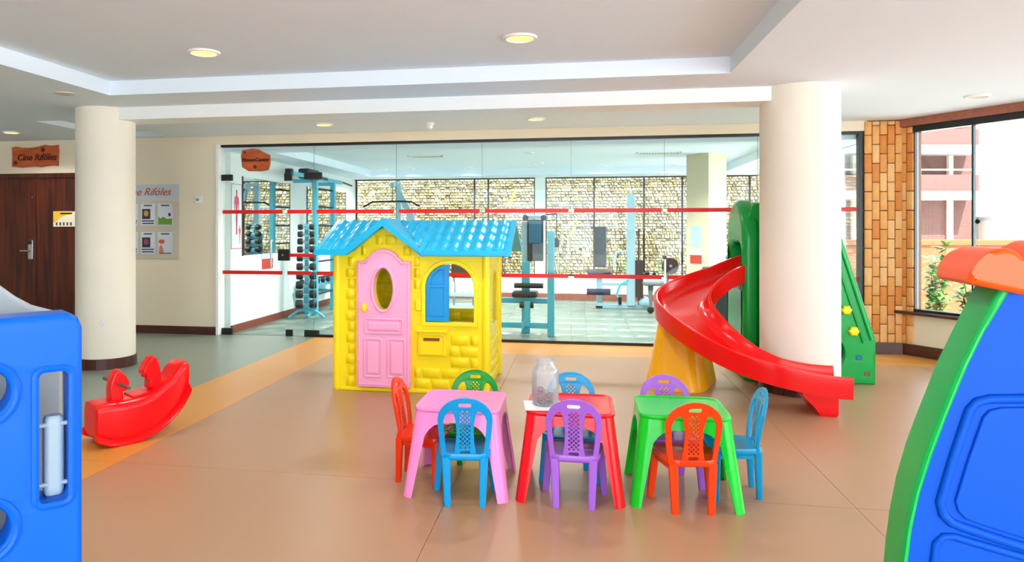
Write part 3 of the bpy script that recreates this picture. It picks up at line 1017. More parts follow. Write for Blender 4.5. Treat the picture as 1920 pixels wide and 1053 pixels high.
# mould: embossed bricks
bsz = (0.165, 0.094)
bme = MB().box((0, 0, 0), (bsz[0] - 0.018, 0.014, bsz[1] - 0.016), 0.004, seg=1).tomesh('brick')
def free_spans(z0, z1):
    lo, hi = FX0 + 0.07, FX1 - 0.05
    zt = z1 + 0.01
    if zt > 1.2:                                  # inside the gable only
        k = (zt - 1.2) / 0.22
        if k >= 0.85:
            return []
        lo, hi = -1.93 + 0.3 * k, -1.31 - 0.32 * k
    spans = [(lo, hi)]
    for a0, a1, b0, b1 in ((-1.9, -1.385, 0.0, 1.13), (-1.8, -1.48, 1.1, 1.245), (wc - wr - 0.045, wc + wr + 0.045, 0.55, 1.15), (-1.365, -1.08, 0.3, 0.55), (-1.38, -1.31, 0.68, 0.81)):
        if z1 > b0 and z0 < b1:
            nxt = []
            for p, q_ in spans:
                if a1 <= p or a0 >= q_:
                    nxt.append((p, q_))
                else:
                    if a0 > p:
                        nxt.append((p, a0))
                    if a1 < q_:
                        nxt.append((a1, q_))
            spans = nxt
    return spans
row = 0
z = 0.08
while z < 1.42:
    z0, z1 = z - 0.039, z + 0.039
    for p, q_ in free_spans(z0, z1):
        x = FX0 - 0.165 + (0.0825 if row % 2 else 0.0)
        while x < FX1:
            x0, x1 = max(x + 0.009, p + 0.004), min(x + bsz[0] - 0.009, q_ - 0.004)
            if x1 - x0 > 0.028:
                o = link('brick', bme, YELP, fw)
                o.location = ((x0 + x1) / 2 + 1.42, 5.998 - 6.48, z)
                o.scale = ((x1 - x0) / (bsz[0] - 0.018), 1, 1)
            x += bsz[0]
    z += bsz[1]
    row += 1
# window surround
def ringplate(outl, inn, th, y):
    me_ = plate(outl, [inn], th, 0.006)
    me_.transform(T(0, y, 0))
    return MB().mesh(me_)
wo = [(wc - wr - 0.035, 0.57), (wc + wr + 0.035, 0.57), (wc + wr + 0.035, 0.9)] + arc(wc, 0.9, wr + 0.035, 0.235, 0, 180, 14)[1:-1] + [(wc - wr - 0.035, 0.9)]
W(ringplate(wo, win, 0.03, 5.995), 'window_surround', YELP, ph)
# side and back walls
def sidewall(x, name):
    ou = [(FY0 + 0.03, 0.0), (FY1, 0.0), (FY1, 1.2), (6.48, 1.42), (FY0 + 0.03, 1.2)]
    c_ = 6.66
    wi = [(c_ - 0.17, 0.54), (c_ + 0.17, 0.54), (c_ + 0.17, 0.82)] + arc(c_, 0.82, 0.17, 0.19, 0, 180, 12)[1:-1] + [(c_ - 0.17, 0.82)]
    me_ = plate(ou, [wi], 0.05, 0.005)
    me_.transform(Matrix.Rotation(PI / 2, 4, 'Z'))
    me_.transform(T(x, 0, 0))
    s_ = W(MB().mesh(me_), name, YELP, ph)
    sx = 1 if x > -1.4 else -1
    bs = MB().box((0, 0, 0), (0.014, 0.145, 0.076), 0.004, seg=1).tomesh('brick')
    r_ = 0
    zz = 0.08
    while zz < 1.12:
        yy = 6.14 + (0.0825 if r_ % 2 else 0)
        while yy < 6.9:
            if not (yy + 0.08 > c_ - 0.21 and yy - 0.08 < c_ + 0.21 and 0.49 < zz + 0.04 and zz - 0.04 < 1.05):
                o_ = link('brick', bs, YELP, s_)
                o_.location = (x + sx * 0.027 + 1.42, yy - 6.48, zz)
            yy += 0.165
        zz += 0.094
        r_ += 1
sidewall(-0.79, 'side_wall')
sidewall(-2.05, 'side_wall')
bo = [(FX0, 0), (FX1, 0), (FX1, 1.22), (FX0, 1.22)]
bwi = [(wc - 0.25, 0.62), (wc + 0.14, 0.62), (wc + 0.14, 1.0)] + arc(wc - 0.055, 1.0, 0.195, 0.12, 0, 180, 10)[1:-1] + [(wc - 0.25, 1.0)]
me = plate(bo, [bwi], 0.05, 0.005)
me.transform(T(0, 6.955, 0))
bw_ = W(MB().mesh(me), 'back_wall', YELP, ph)
r_ = 0
zz = 0.08
while zz < 1.1:
    xx = FX0 + 0.1 + (0.0825 if r_ % 2 else 0)
    while xx < FX1 - 0.08:
        if not (xx + 0.08 > wc - 0.28 and xx - 0.08 < wc + 0.17 and zz > 0.57):
            o = link('brick', bme, YELP, bw_)
            o.location = (xx + 1.42, 6.93 - 6.48, zz)
        xx += 0.165
    zz += 0.094
    r_ += 1
# corner posts
for x, y in ((FX0 - 0.015, FY0 + 0.02), (FX1 + 0.01, FY0 + 0.02), (FX0 - 0.01, FY1 - 0.02), (FX1 + 0.01, FY1 - 0.02)):
    W(MB().tube([(x, y, 0), (x, y, 0.02), (x, y, 1.19), (x, y, 1.22)], [0.03, 0.036, 0.036, 0.032], 14), 'corner_post', YELP, ph)
W(MB().bx((FX0 + 0.02, 5.985, 0.0), (FX1 - 0.02, 6.0, 0.03), 0.006), 'base_rail', YELP, ph)
# pink door
dx0, dx1 = -1.878, -1.408
dc = (dx0 + dx1) / 2
do = [(dx0, 0.042), (dx1, 0.042), (dx1, 1.12), (dc + 0.165, 1.12), (dc + 0.15, 1.145)] + arc(dc, 1.1, 0.145, 0.125, 25, 155, 12) + [(dc - 0.15, 1.145), (dc - 0.165, 1.12), (dx0, 1.12)]
me = plate(do, [oval], 0.05, 0.008)
me.transform(T(0, 5.975, 0))
pd_ = W(MB().mesh(me), 'door', PINK, ph)
def pt_ring(pts, y, r, closed=True, n=6):
    return MB().tube([(x, y, z) for x, z in pts], r, n, closed)
W(pt_ring(arc(-1.645, 0.882, 0.098, 0.192, 0, 360, 32)[:-1], 5.95, 0.013), 'oval_frame', PINK, pd_)
edge_ = [(dx0 + 0.02, 0.065), (dx1 - 0.02, 0.065), (dx1 - 0.02, 1.1), (dc + 0.15, 1.1), (dc + 0.135, 1.13)] + arc(dc, 1.085, 0.13, 0.115, 25, 155, 12) + [(dc - 0.135, 1.13), (dc - 0.15, 1.1), (dx0 + 0.02, 1.1)]
W(pt_ring(edge_, 5.952, 0.008), 'door_rim', PINK, pd_)
for cx_, cz_, w_, h_ in ((dc + 0.005, 0.565, 0.33, 0.12), (dc - 0.092, 0.295, 0.15, 0.32), (dc + 0.115, 0.295, 0.15, 0.32)):
    pn = W(MB().box((cx_, 5.95, cz_), (w_ - 0.05, 0.028, h_ - 0.05), 0.01), 'door_panel', PINK, pd_)
    W(pt_ring(rrect(cx_, cz_, w_, h_, 0.015, 2), 5.951, 0.01), 'panel_moulding', PINK, pd_)
W(MB().lathe([(0.001, -0.045), (0.018, -0.043), (0.024, -0.03), (0.02, -0.012), (0.02, 0.0)], (0, 0, 0), 20, 'y').warp(lambda v: (v.x * 0.9 - 1.803, 5.95 + v.y, 0.722 + v.z * 1.7)), 'door_knob', YELP, pd_)
# blue shutters
sh = [(wc - wr + 0.004, 0.612), (wc - 0.005, 0.612), (wc - 0.005, 1.095)] + [(x, z) for x, z in arc(wc, 0.9, wr - 0.004, 0.195, 92, 180, 10)]
me = plate(sh, [], 0.028, 0.005)
me.transform(T(0, 6.0, 0))
st_ = W(MB().mesh(me), 'shutter', SHUT, ph)
W(pt_ring([(wc - 0.165, 0.66), (wc - 0.045, 0.66), (wc - 0.045, 0.9), (wc - 0.165, 0.9)], 5.986, 0.006), 'shutter_moulding', SHUT, st_)
W(pt_ring([(wc - 0.165, 0.93), (wc - 0.045, 0.93), (wc - 0.045, 1.05), (wc - 0.08, 1.05), (wc - 0.14, 1.0)], 5.986, 0.006), 'shutter_moulding', SHUT, st_)
# mail box relief and door bell
mbx = W(MB().box((-1.222, 5.995, 0.425), (0.25, 0.03, 0.215), 0.01), 'mail_box', YELP, ph)
W(MB().box((-1.222, 5.975, 0.53), (0.28, 0.04, 0.02), 0.006), 'mail_box_lip', YELP, mbx)
W(pt_ring(rrect(-1.222, 0.415, 0.2, 0.16, 0.02, 2), 5.98, 0.006), 'mail_box_moulding', YELP, mbx)
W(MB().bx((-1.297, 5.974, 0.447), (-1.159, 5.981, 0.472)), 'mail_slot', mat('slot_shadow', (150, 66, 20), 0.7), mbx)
W(MB().box((-1.345, 5.992, 0.745), (0.05, 0.03, 0.1), 0.012), 'door_bell', YELP, ph)
# roof: corrugated panels and a front gable
def wavy(t, s):
    w = 0.5 + 0.5 * math.cos(2 * PI * s / 0.094)
    st = (t * 4.0) % 1.0
    return 0.022 * w + 0.012 * (st if st < 0.85 else (1 - st) / 0.15 * 0.85)
RX0, RX1 = -2.235, -0.55
def gable_z(x):
    k = 0.285 / 0.335
    return 1.48 - abs(x + 1.63) * 0.79
def roofslope(sgn):
    b = MB()
    NX, NT = 150, 34
    top, bot = [], []
    for i in range(NX + 1):
        x = RX0 + (RX1 - RX0) * i / NX
        ct, cb = [], []
        for k in range(NT + 1):
            t_ = k / NT
            y = 6.48 + sgn * 0.585 * t_
            zb = 1.45 - 0.255 * t_
            zt = zb + 0.012 + (wavy(t_, x) if 0.02 < i / NX < 0.98 else 0.012)
            ct.append(b.bm.verts.new((x, y, zt)))
            cb.append(b.bm.verts.new((x, y, zb - 0.022)))
        top.append(ct)
        bot.append(cb)
    f = b.bm.faces.new
    def under(i, k):       # inside the gable: the main slope is left out there
        x = RX0 + (RX1 - RX0) * (i + 0.5) / NX
        return sgn < 0 and gable_z(x) - 0.03 > 1.45 - 0.255 * (k + 0.5) / NT and -1.97 < x < -1.28
    for i in range(NX):
        for k in range(NT):
            if under(i, k):
                continue
            f((top[i][k], top[i + 1][k], top[i + 1][k + 1], top[i][k + 1]))
            f((bot[i][k], bot[i][k + 1], bot[i + 1][k + 1], bot[i + 1][k]))
        f((top[i][0], bot[i][0], bot[i + 1][0], top[i + 1][0]))
        if not under(i, NT - 1):
            f((top[i][NT], top[i + 1][NT], bot[i + 1][NT], bot[i][NT]))
    for k in range(NT):
        f((top[0][k], top[0][k + 1], bot[0][k + 1], bot[0][k]))
        f((top[NX][k], bot[NX][k], bot[NX][k + 1], top[NX][k + 1]))
    bmesh.ops.delete(b.bm, geom=[v for v in b.bm.verts if not v.link_faces], context='VERTS')
    return b
W(roofslope(-1), 'roof_panel', SKYB, ph, 60)
W(roofslope(1), 'roof_panel', SKYB, ph, 60)
W(MB().bx((RX0, 6.455, 1.44), (RX1, 6.505, 1.468), 0.01), 'ridge_cap', SKYB, ph)
# eave lips
W(MB().bx((RX0, 5.888, 1.172), (-1.97, 5.905, 1.22), 0.006), 'eave_board', SKYB, ph)
W(MB().bx((-1.29, 5.888, 1.168), (RX1, 5.905, 1.216), 0.006), 'eave_board', SKYB, ph)
# gable over the door: two thick slabs meeting at the peak
for sgn in (-1, 1):
    b = MB()
    # along the slope from the peak to the eave, then back until the slab dives into the main roof
    xp, zp = -1.63, 1.482
    xe, ze = (-1.955, 1.222) if sgn < 0 else (-1.29, 1.212)
    n_ = 16
    top, bot = [], []
    for i in range(n_ + 1):
        t_ = i / n_
        x = xp + (xe - xp) * t_
        z_ = zp + (ze - zp) * t_
        yb = 6.48 - 0.585 * t_ + 0.02        # where the gable meets the main slope
        rowt, rowb = [], []
        for k in range(9):
            y = 5.875 + (yb - 5.875) * k / 8
            wz = 0.006 * (0.5 + 0.5 * math.cos(2 * PI * t_ * 3)) if 0 < k < 8 else 0
            rowt.append(b.bm.verts.new((x, y, z_ + wz)))
            rowb.append(b.bm.verts.new((x, y, z_ - 0.05)))
        top.append(rowt)
        bot.append(rowb)
    f = b.bm.faces.new
    for i in range(n_):
        for k in range(8):
            f((top[i][k], top[i + 1][k], top[i + 1][k + 1], top[i][k + 1]))
            f((bot[i][k], bot[i][k + 1], bot[i + 1][k + 1], bot[i + 1][k]))
        f((top[i][0], bot[i][0], bot[i + 1][0], top[i + 1][0]))
        f((top[i][8], top[i + 1][8], bot[i + 1][8], bot[i][8]))
    for k in range(8):
        f((top[0][k], top[0][k + 1], bot[0][k + 1], bot[0][k]))
        f((top[n_][k], bot[n_][k], bot[n_][k + 1], top[n_][k + 1]))
    W(b, 'gable_roof', SKYB, ph)
# bargeboard along the front of the gable
bb = [(-2.235, 1.218), (-1.965, 1.218), (-1.63, 1.49), (-1.285, 1.208), (-1.285, 1.165), (-1.63, 1.425), (-1.945, 1.172), (-2.235, 1.172)]
W(MB().prism(bb, 5.866, 5.888, 0.004), 'bargeboard', SKYB, ph)

# ================================================================== TABLES
def table_meshes():
    zt = 0.44
    Lz = lambda z_: 0.278 - (0.278 - 0.222) * (z_ / zt)
    s_in = lambda z_: (Lz(z_) - (0.052 + 0.024 * min(1, z_ / 0.33))) / Lz(z_)
    half = [(1.0, 0.0), (1.0, zt), (0.0, zt), (0.0, 0.386)]
    inner = [(0.1, 0.386), (0.25, 0.385), (0.38, 0.380), (0.5, 0.368), (0.6, 0.347)] + [(s_in(z_), z_) for z_ in (0.315, 0.25, 0.18, 0.1, 0.0)]
    pts = inner + [(1.0, 0.0), (1.0, 0.1), (1.0, 0.2), (1.0, 0.315), (1.0, zt)]
    mir = [(-x_, z_) for x_, z_ in reversed(pts)]
    outl = mir + pts
    out2 = []
    for p in outl:
        if not out2 or (abs(p[0] - out2[-1][0]) + abs(p[1] - out2[-1][1])) > 1e-6:
            out2.append(p)
    b = MB()
    f0 = b.bm.faces.new([b.bm.verts.new((x_, 0, z_)) for x_, z_ in out2])
    f0.normal_update()
    bmesh.ops.triangulate(b.bm, faces=[f0], ngon_method='EAR_CLIP')
    svals = [0.72, 0.78, 0.82, 0.86, 0.9, 0.94, 0.97]
    b.bisect('x', svals + [-v for v in svals] + [0.0, 0.4, -0.4])
    b.bisect('z', [0.1, 0.2, 0.315, 0.37])
    tmp = bpy.data.meshes.new('t')
    b.bm.to_mesh(tmp)
    b.bm.free()
    rc = 0.055
    def mp(v, q):
        L = Lz(v.z)
        s_ = v.x
        t_ = abs(s_) * L
        if t_ <= L - rc:
            p = Vector((s_ * L, -L, v.z))
        else:
            u = (t_ - (L - rc)) / rc * PI / 4
            p = Vector((math.copysign(L - rc + rc * math.sin(u), s_), -(L - rc + rc * math.cos(u)), v.z))
        return Matrix.Rotation(q * PI / 2, 4, 'Z') @ p
    full = MB()
    for q in range(4):
        b2 = MB().mesh(tmp)
        b2.warp(lambda v: mp(v, q))
        m2 = bpy.data.meshes.new('t')
        b2.bm.to_mesh(m2)
        b2.bm.free()
        full.mesh(m2)
    bmesh.ops.remove_doubles(full.bm, verts=full.bm.verts, dist=5e-4)
    bmesh.ops.recalc_face_normals(full.bm, faces=full.bm.faces)
    m3 = bpy.data.meshes.new('t')
    full.bm.to_mesh(m3)
    full.bm.free()
    def pick(fn):
        b = MB().mesh(m3)
        kill = [f for f in b.bm.faces if not fn(f.calc_center_median())]
        bmesh.ops.delete(b.bm, geom=kill, context='FACES')
        # thicken inwards
        bmesh.ops.recalc_face_normals(b.bm, faces=b.bm.faces)
        b.bm.normal_update()
        fs = list(b.bm.faces)
        vs0 = list(b.bm.verts)
        bound = [e for e in b.bm.edges if e.is_boundary]
        # the inner skin leans in with the same taper
        cp = {v: b.bm.verts.new((v.co.x - v.normal.x * 0.012, v.co.y - v.normal.y * 0.012, v.co.z)) for v in vs0}
        for f in fs:
            b.bm.faces.new([cp[v] for v in reversed(f.verts)])
        for e in bound:
            a_, c_ = e.verts
            b.bm.faces.new((a_, c_, cp[c_], cp[a_]))
        return b.tomesh('leg', 40)
    legs = [pick(lambda c_, sx=sx, sy=sy: c_.z < 0.315 and c_.x * sx > 0 and c_.y * sy > 0) for sx in (-1, 1) for sy in (-1, 1)]
    apron = pick(lambda c_: c_.z >= 0.315)
    return legs, apron
TLEGS, TAPRON = table_meshes()
tp = flat(rrect(0, 0, 0.458, 0.458, 0.07, 6), [], 0.43, 0.458)
bq = MB().mesh(tp)
bmesh.ops.remove_doubles(bq.bm, verts=bq.bm.verts, dist=1e-4)
TTOP = MB().loft([[(x, y, z_) for x, y in rrect(0, 0, w, w, r, 6)] for w, r, z_ in ((0.44, 0.06, 0.432), (0.456, 0.066, 0.44), (0.456, 0.066, 0.452), (0.448, 0.064, 0.458), (0.415, 0.055, 0.458), (0.405, 0.05, 0.453))]).tomesh('tabletop', 50)
bq.bm.free()
def table(x, y, rz, m, label):
    t = thing('kids_table', label, 'table', (x, y, 0), rz, 'kids tables in a row')
    link('tabletop', TTOP, m, t)
    link('apron', TAPRON, m, t)
    for l in TLEGS:
        link('leg', l, m, t)
    return t
T_PINK = plastic('table_pink', (250, 142, 205), 0.22)
T_RED = plastic('table_red', (232, 18, 26), 0.22)
T_GREEN = plastic('table_green', (14, 205, 40), 0.22)
table(-0.632, 3.925, 0.0, T_PINK, 'pink plastic kids table, leftmost of the three')
table(-0.045, 3.955, 0.0, T_RED, 'red plastic kids table carrying the clear jar')
table(0.532, 3.985, 0.0, T_GREEN, 'bright green plastic kids table, rightmost of the three')

# ================================================================== CHAIRS
def back_mesh():
    ou = [(-0.118, 0.0), (0.118, 0.0), (0.126, 0.06), (0.134, 0.13), (0.139, 0.19)] + arc(0, 0.19, 0.139, 0.122, 8, 172, 22) + [(-0.139, 0.19), (-0.134, 0.13), (-0.126, 0.06)]
    def side(s):
        p = [(0.056, 0.018), (0.047, 0.075), (0.043, 0.13), (0.046, 0.18), (0.056, 0.225), (0.066, 0.242), (0.083, 0.236), (0.1, 0.215), (0.109, 0.19), (0.106, 0.13), (0.099, 0.06), (0.093, 0.018)]
        return [(s * x_, z_) for x_, z_ in (p if s > 0 else p)]
    holes = [side(1), side(-1), rrect(0, 0.272, 0.066, 0.02, 0.009, 3), rrect(0, 0.027, 0.05, 0.016, 0.007, 3)]
    d = 0.0068
    r_ = 0
    z_ = 0.052
    while z_ < 0.245:
        for c_ in ((-0.022, 0, 0.022) if r_ % 2 == 0 else (-0.011, 0.011)):
            holes.append([(c_ - d, z_), (c_, z_ - d), (c_ + d, z_), (c_, z_ + d)])
        z_ += 0.011
        r_ += 1
    me = plate(ou, holes, 0.016, 0.0028)
    b = MB().mesh(me)
    b.bisect('x', [-0.1, -0.06, 0.06, 0.1])
    b.bisect('z', [0.06, 0.13, 0.19, 0.25, 0.29])
    def w(v):
        t_ = max(0.0, v.z / 0.31)
        return (v.x, v.y - 0.05 * t_ ** 1.5 + 0.9 * v.x * v.x * (0.4 + 0.6 * (1 - t_)), v.z + 0.245)
    b.warp(w)
    return b.tomesh('backrest', 40)
C_BACK = back_mesh()
def seat_mesh():
    b = MB()
    rings = []
    for k, z_ in ((0.93, 0.232), (0.985, 0.236), (1.0, 0.245), (1.0, 0.258), (0.98, 0.266), (0.88, 0.266), (0.8, 0.26)):
        pts = []
        for x_, y_ in rrect(0, 0, 2, 2, 0.45, 5):
            yy = 0.12 + y_ * 0.14 * k
            hw = 0.118 + (0.165 - 0.118) * (y_ + 1) / 2
            pts.append((x_ * hw * k, yy, z_))
        rings.append(pts)
    b.loft(rings)
    return b.tomesh('seat', 50)
C_SEAT = seat_mesh()
def leg_mesh(x0, y0, x1, y1, w0, w1):
    b = MB()
    rings = []
    for z_, x_, y_, w in ((0.0, x1, y1, w1 * 0.88), (0.006, x1, y1, w1), (0.12, (x0 + x1) / 2, (y0 + y1) / 2, (w0 + w1) / 2), (0.246, x0, y0, w0)):
        rings.append([(x_ + a, y_ + c_, z_) for a, c_ in rrect(0, 0, w, w * 0.85, w * 0.22, 2)])
    b.loft(rings)
    return b.tomesh('leg', 40)
C_LEGS = [leg_mesh(-0.095, 0.005, -0.088, -0.004, 0.046, 0.034), leg_mesh(0.095, 0.005, 0.088, -0.004, 0.046, 0.034),
          leg_mesh(-0.132, 0.215, -0.155, 0.222, 0.044, 0.034), leg_mesh(0.132, 0.215, 0.155, 0.222, 0.044, 0.034)]
def rail_mesh():
    b = MB()
    b.bar((-0.105, 0.03, 0.225), (-0.13, 0.2, 0.225), 0.014, 0.03)
    b.bar((0.105, 0.03, 0.225), (0.13, 0.2, 0.225), 0.014, 0.03)
    b.bar((-0.12, 0.225, 0.225), (0.12, 0.225, 0.225), 0.014, 0.03)
    return b.tomesh('seat_rim')
C_RAIL = rail_mesh()
def chair(x, y, deg, m, label):
    t = thing('kids_chair', label, 'chair', (x, y, 0), math.radians(deg), 'kids chairs around the three tables')
    link('seat', C_SEAT, m, t)
    link('backrest', C_BACK, m, t)
    link('seat_rim', C_RAIL, m, t)
    for l in C_LEGS:
        link('leg', l, m, t)
C_BLUE = plastic('chair_blue', (0, 150, 212), 0.24)
C_PURP = plastic('chair_purple', (164, 98, 206), 0.24)
C_ORNG = plastic('chair_orange_red', (248, 66, 14), 0.24)
C_GREEN = plastic('chair_green', (0, 150, 34), 0.24)
C_TEAL = plastic('chair_teal', (0, 146, 196), 0.24)
C_RED = plastic('chair_red', (236, 48, 12), 0.24)
chair(-0.565, 3.592, 8, C_BLUE, 'blue plastic kids chair in front of the pink table')
chair(-0.606, 4.212, 180, C_GREEN, 'green plastic kids chair behind the pink table')
chair(-0.975, 3.962, -92, C_RED, 'red orange plastic kids chair seen side-on left of the pink table')
chair(-0.024, 3.658, -1, C_PURP, 'purple plastic kids chair in front of the red table')
chair(-0.045, 4.245, 180, C_BLUE, 'blue plastic kids chair behind the red table and the jar')
chair(0.487, 4.262, 183, C_PURP, 'purple plastic kids chair behind the green table')
chair(0.552, 3.688, 8, C_ORNG, 'orange red plastic kids chair in front of the green table')
chair(0.918, 4.042, 90, C_TEAL, 'teal blue plastic kids chair seen side-on right of the green table')

# ================================================================== JAR
pp = MB().box((0, 0, 0), (0.30, 0.21, 0.0012)).build('paper_sheet', mat('white_paper', (240, 238, 245), 0.7))
pp.location = (-0.135, 3.86, 0.4592)
pp.rotation_euler = (0, 0, 0.12)
tag(pp, 'sheet of white paper on the red table under the jar', 'paper')
jr = thing('plastic_jar', 'clear lidless plastic jar of coloured crayons on the red table', 'jar', (-0.176, 3.885, 0.46))
JARM = glass('jar_plastic', (0.97, 0.98, 0.985), 0.7)
_nt = JARM.node_tree
_d = _nt.nodes.new('ShaderNodeBsdfTranslucent')
_d.inputs[0].default_value = (0.9, 0.93, 0.95, 1)
_d2 = _nt.nodes.new('ShaderNodeBsdfDiffuse')
_d2.inputs[0].default_value = (0.9, 0.93, 0.95, 1)
_m1 = _nt.nodes.new('ShaderNodeMixShader')
_nt.links.new(_d.outputs[0], _m1.inputs[1])
_nt.links.new(_d2.outputs[0], _m1.inputs[2])
_m2 = _nt.nodes.new('ShaderNodeMixShader')
_m2.inputs[0].default_value = 0.17
_old = [n for n in _nt.nodes if n.type == 'MIX_SHADER' and n not in (_m1, _m2)][0]
_nt.links.new(_old.outputs[0], _m2.inputs[1])
_nt.links.new(_m1.outputs[0], _m2.inputs[2])
_nt.links.new(_m2.outputs[0], [n for n in _nt.nodes if n.type == 'OUTPUT_MATERIAL'][0].inputs[0])
prof = [(0.001, 0.001), (0.062, 0.001), (0.07, 0.008), (0.072, 0.02), (0.072, 0.175), (0.066, 0.192), (0.053, 0.208), (0.049, 0.214), (0.049, 0.236), (0.052, 0.238), (0.052, 0.243), (0.046, 0.243), (0.046, 0.212), (0.062, 0.19), (0.0685, 0.174), (0.0685, 0.02), (0.062, 0.006), (0.001, 0.005)]
MB().lathe(prof, n=40).build('jar_body', JARM, jr, 50)
CR = island('crayon_bits', [(30, 34, 70), (220, 30, 44), (20, 120, 96), (236, 160, 30), (50, 50, 150), (196, 50, 100), (30, 30, 36), (226, 120, 50), (24, 136, 60)], 0.5, 0)
b = MB()
for i in range(330):
    a = rnd.uniform(0, 2 * PI)
    r_ = 0.056 * math.sqrt(rnd.random())
    x, y = r_ * math.cos(a), r_ * math.sin(a)
    ztop = 0.075 + 0.025 * (-x / 0.056) - 0.01 * rnd.random()
    z = rnd.uniform(0.012, max(0.02, ztop))
    d = Vector((rnd.uniform(-1, 1), rnd.uniform(-1, 1), rnd.uniform(-0.5, 0.5))).normalized() * 0.011
    p = Vector((x, y, z))
    q0, q1 = p - d, p + d
    b.tube([q0, q1], 0.0035, 5)
cb_ = b.build('crayon_bits', CR, jr)
cb_['kind'] = 'stuff'
b = MB()
for i in range(10):
    z0 = 0.06 + 0.005 * i
    a = PI + rnd.uniform(-0.5, 0.35)
    b.tube([(0.058 * math.cos(a), 0.058 * math.sin(a), 0.05), (0.061 * math.cos(a), 0.061 * math.sin(a), 0.1 + rnd.uniform(0, 0.045))], 0.0045, 6)
b.build('brown_crayons', mat('brown_crayon', (176, 104, 48), 0.5), jr)['kind'] = 'stuff'

# ================================================================== SLIDE AND CLIMBING FRAME
RED = plastic('slide_red', (232, 10, 12), 0.2)
GRN = plastic('climber_green', (0, 160, 62), 0.24)
YLO = plastic('pedestal_yellow', (250, 178, 12), 0.26)
sl = thing('slide_climber', 'green climbing frame with a curved red slide on a yellow pedestal behind the column', 'slide', (1.9, 6.9, 0))
q = [1.671, 7.279, 3.421, 0.369, 0.542, 1.552, 0.745, 1.289, 0.368, 1.162, 0.308, 0.291, 0.515, 0.868, 0.463, 0.179]
N = 96
tot = q[3] + q[4] * q[5] + q[6] * q[7] + q[8]
path = []
X, Y = q[0], q[1]
def interp(t, xs_, ys_):
    for i in range(len(xs_) - 1):
        if t <= xs_[i + 1]:
            return ys_[i] + (ys_[i + 1] - ys_[i]) * (t - xs_[i]) / (xs_[i + 1] - xs_[i])
    return ys_[-1]
gz = [interp(i / (N - 1), [0, 0.25, 0.5, 0.75, 0.92, 1], [0, q[11], q[12], q[13], 1, 1]) for i in range(N)]
gs = []
for i in range(N):
    w_ = [gz[min(N - 1, max(0, i + k))] for k in range(-6, 7)]
    gs.append(sum(w_) / len(w_))
for i in range(N):
    s_ = tot * i / (N - 1)
    if s_ < q[3]:
        h = q[2]
    elif s_ < q[3] + q[4] * q[5]:
        h = q[2] + (s_ - q[3]) / q[4]
    elif s_ < q[3] + q[4] * q[5] + q[6] * q[7]:
        h = q[2] + q[5] + (s_ - q[3] - q[4] * q[5]) / q[6]
    else:
        h = q[2] + q[5] + q[7]
    path.append((X, Y, q[9] + (q[10] - q[9]) * gs[i], h))
    X += math.cos(h) * tot / (N - 1)
    Y += math.sin(h) * tot / (N - 1)
# cross section: (lateral, height below the rail top); lateral + is the inner side
hw = q[14] / 2
sec = [(-hw - 0.012, -0.165), (-hw - 0.016, -0.08), (-hw - 0.018, -0.015), (-hw - 0.012, -0.003), (-hw, 0.0), (-hw + 0.014, -0.004), (-hw + 0.02, -0.015), (-hw + 0.035, -0.07),
       (-hw + 0.065, -0.112), (-hw + 0.11, -0.125), (hw - 0.11, -0.125), (hw - 0.065, -0.112), (hw - 0.035, -0.07), (hw - 0.02, -0.015), (hw - 0.014, -0.004), (hw, 0.0), (hw + 0.012, -0.003),
       (hw + 0.018, -0.015), (hw + 0.016, -0.08), (hw + 0.012, -0.165), (hw - 0.012, -0.17), (hw - 0.05, -0.15), (-hw + 0.05, -0.15), (-hw + 0.012, -0.17)]
rings = []
for (x, y, z, h) in path:
    nx_, ny_ = -math.sin(h), math.cos(h)
    rings.append([(x + nx_ * a, y + ny_ * a, z + c_) for a, c_ in sec])
W(MB().loft(rings), 'slide_chute', RED, sl, 45)
# foot under the lower end
ex, ey, ez, eh = path[-8]
ux, uy = math.cos(eh), math.sin(eh)
nx_, ny_ = -uy, ux
rings = []
for z, l0, l1, wd in ((0.0, -0.02, 0.09, 0.19), (0.02, -0.035, 0.1, 0.2), (0.06, -0.06, 0.1, 0.2), (ez - 0.16, -0.15, 0.1, 0.205), (ez - 0.13, -0.15, 0.1, 0.205)):
    rings.append([(ex + ux * l + nx_ * n_, ey + uy * l + ny_ * n_, z) for l, n_ in ((l0, -wd), (l1, -wd), (l1, wd), (l0, wd))])
b = MB().loft(rings)
W(b, 'slide_foot', RED, sl)
# yellow pedestal under the bend
px_, py_ = 0.915, 6.79
pz = 0.66
rings = []
for z, wx, wy in ((0.0, 0.275, 0.40), (0.03, 0.275, 0.40), (0.2, 0.245, 0.35), (0.4, 0.21, 0.28), (0.56, 0.185, 0.22)):
    R = []
    for k in range(48):
        a = 2 * PI * k / 48
        f_ = 1.0 - 0.07 * max(0, math.cos(4 * a)) ** 2
        ca, sa = math.cos(a), math.sin(a)
        e = 0.62
        X_ = math.copysign(abs(ca) ** e, ca) * wx * f_
        Y_ = math.copysign(abs(sa) ** e, sa) * wy * f_
        c_, s__ = math.cos(-0.35), math.sin(-0.35)
        tw = 0.0 if z > 0.03 else 0.0
        R.append((px_ + X_ * c_ - Y_ * s__, py_ + X_ * s__ + Y_ * c_, z))
    rings.append(R)
W(MB().loft(rings), 'pedestal', YLO, sl, 60)
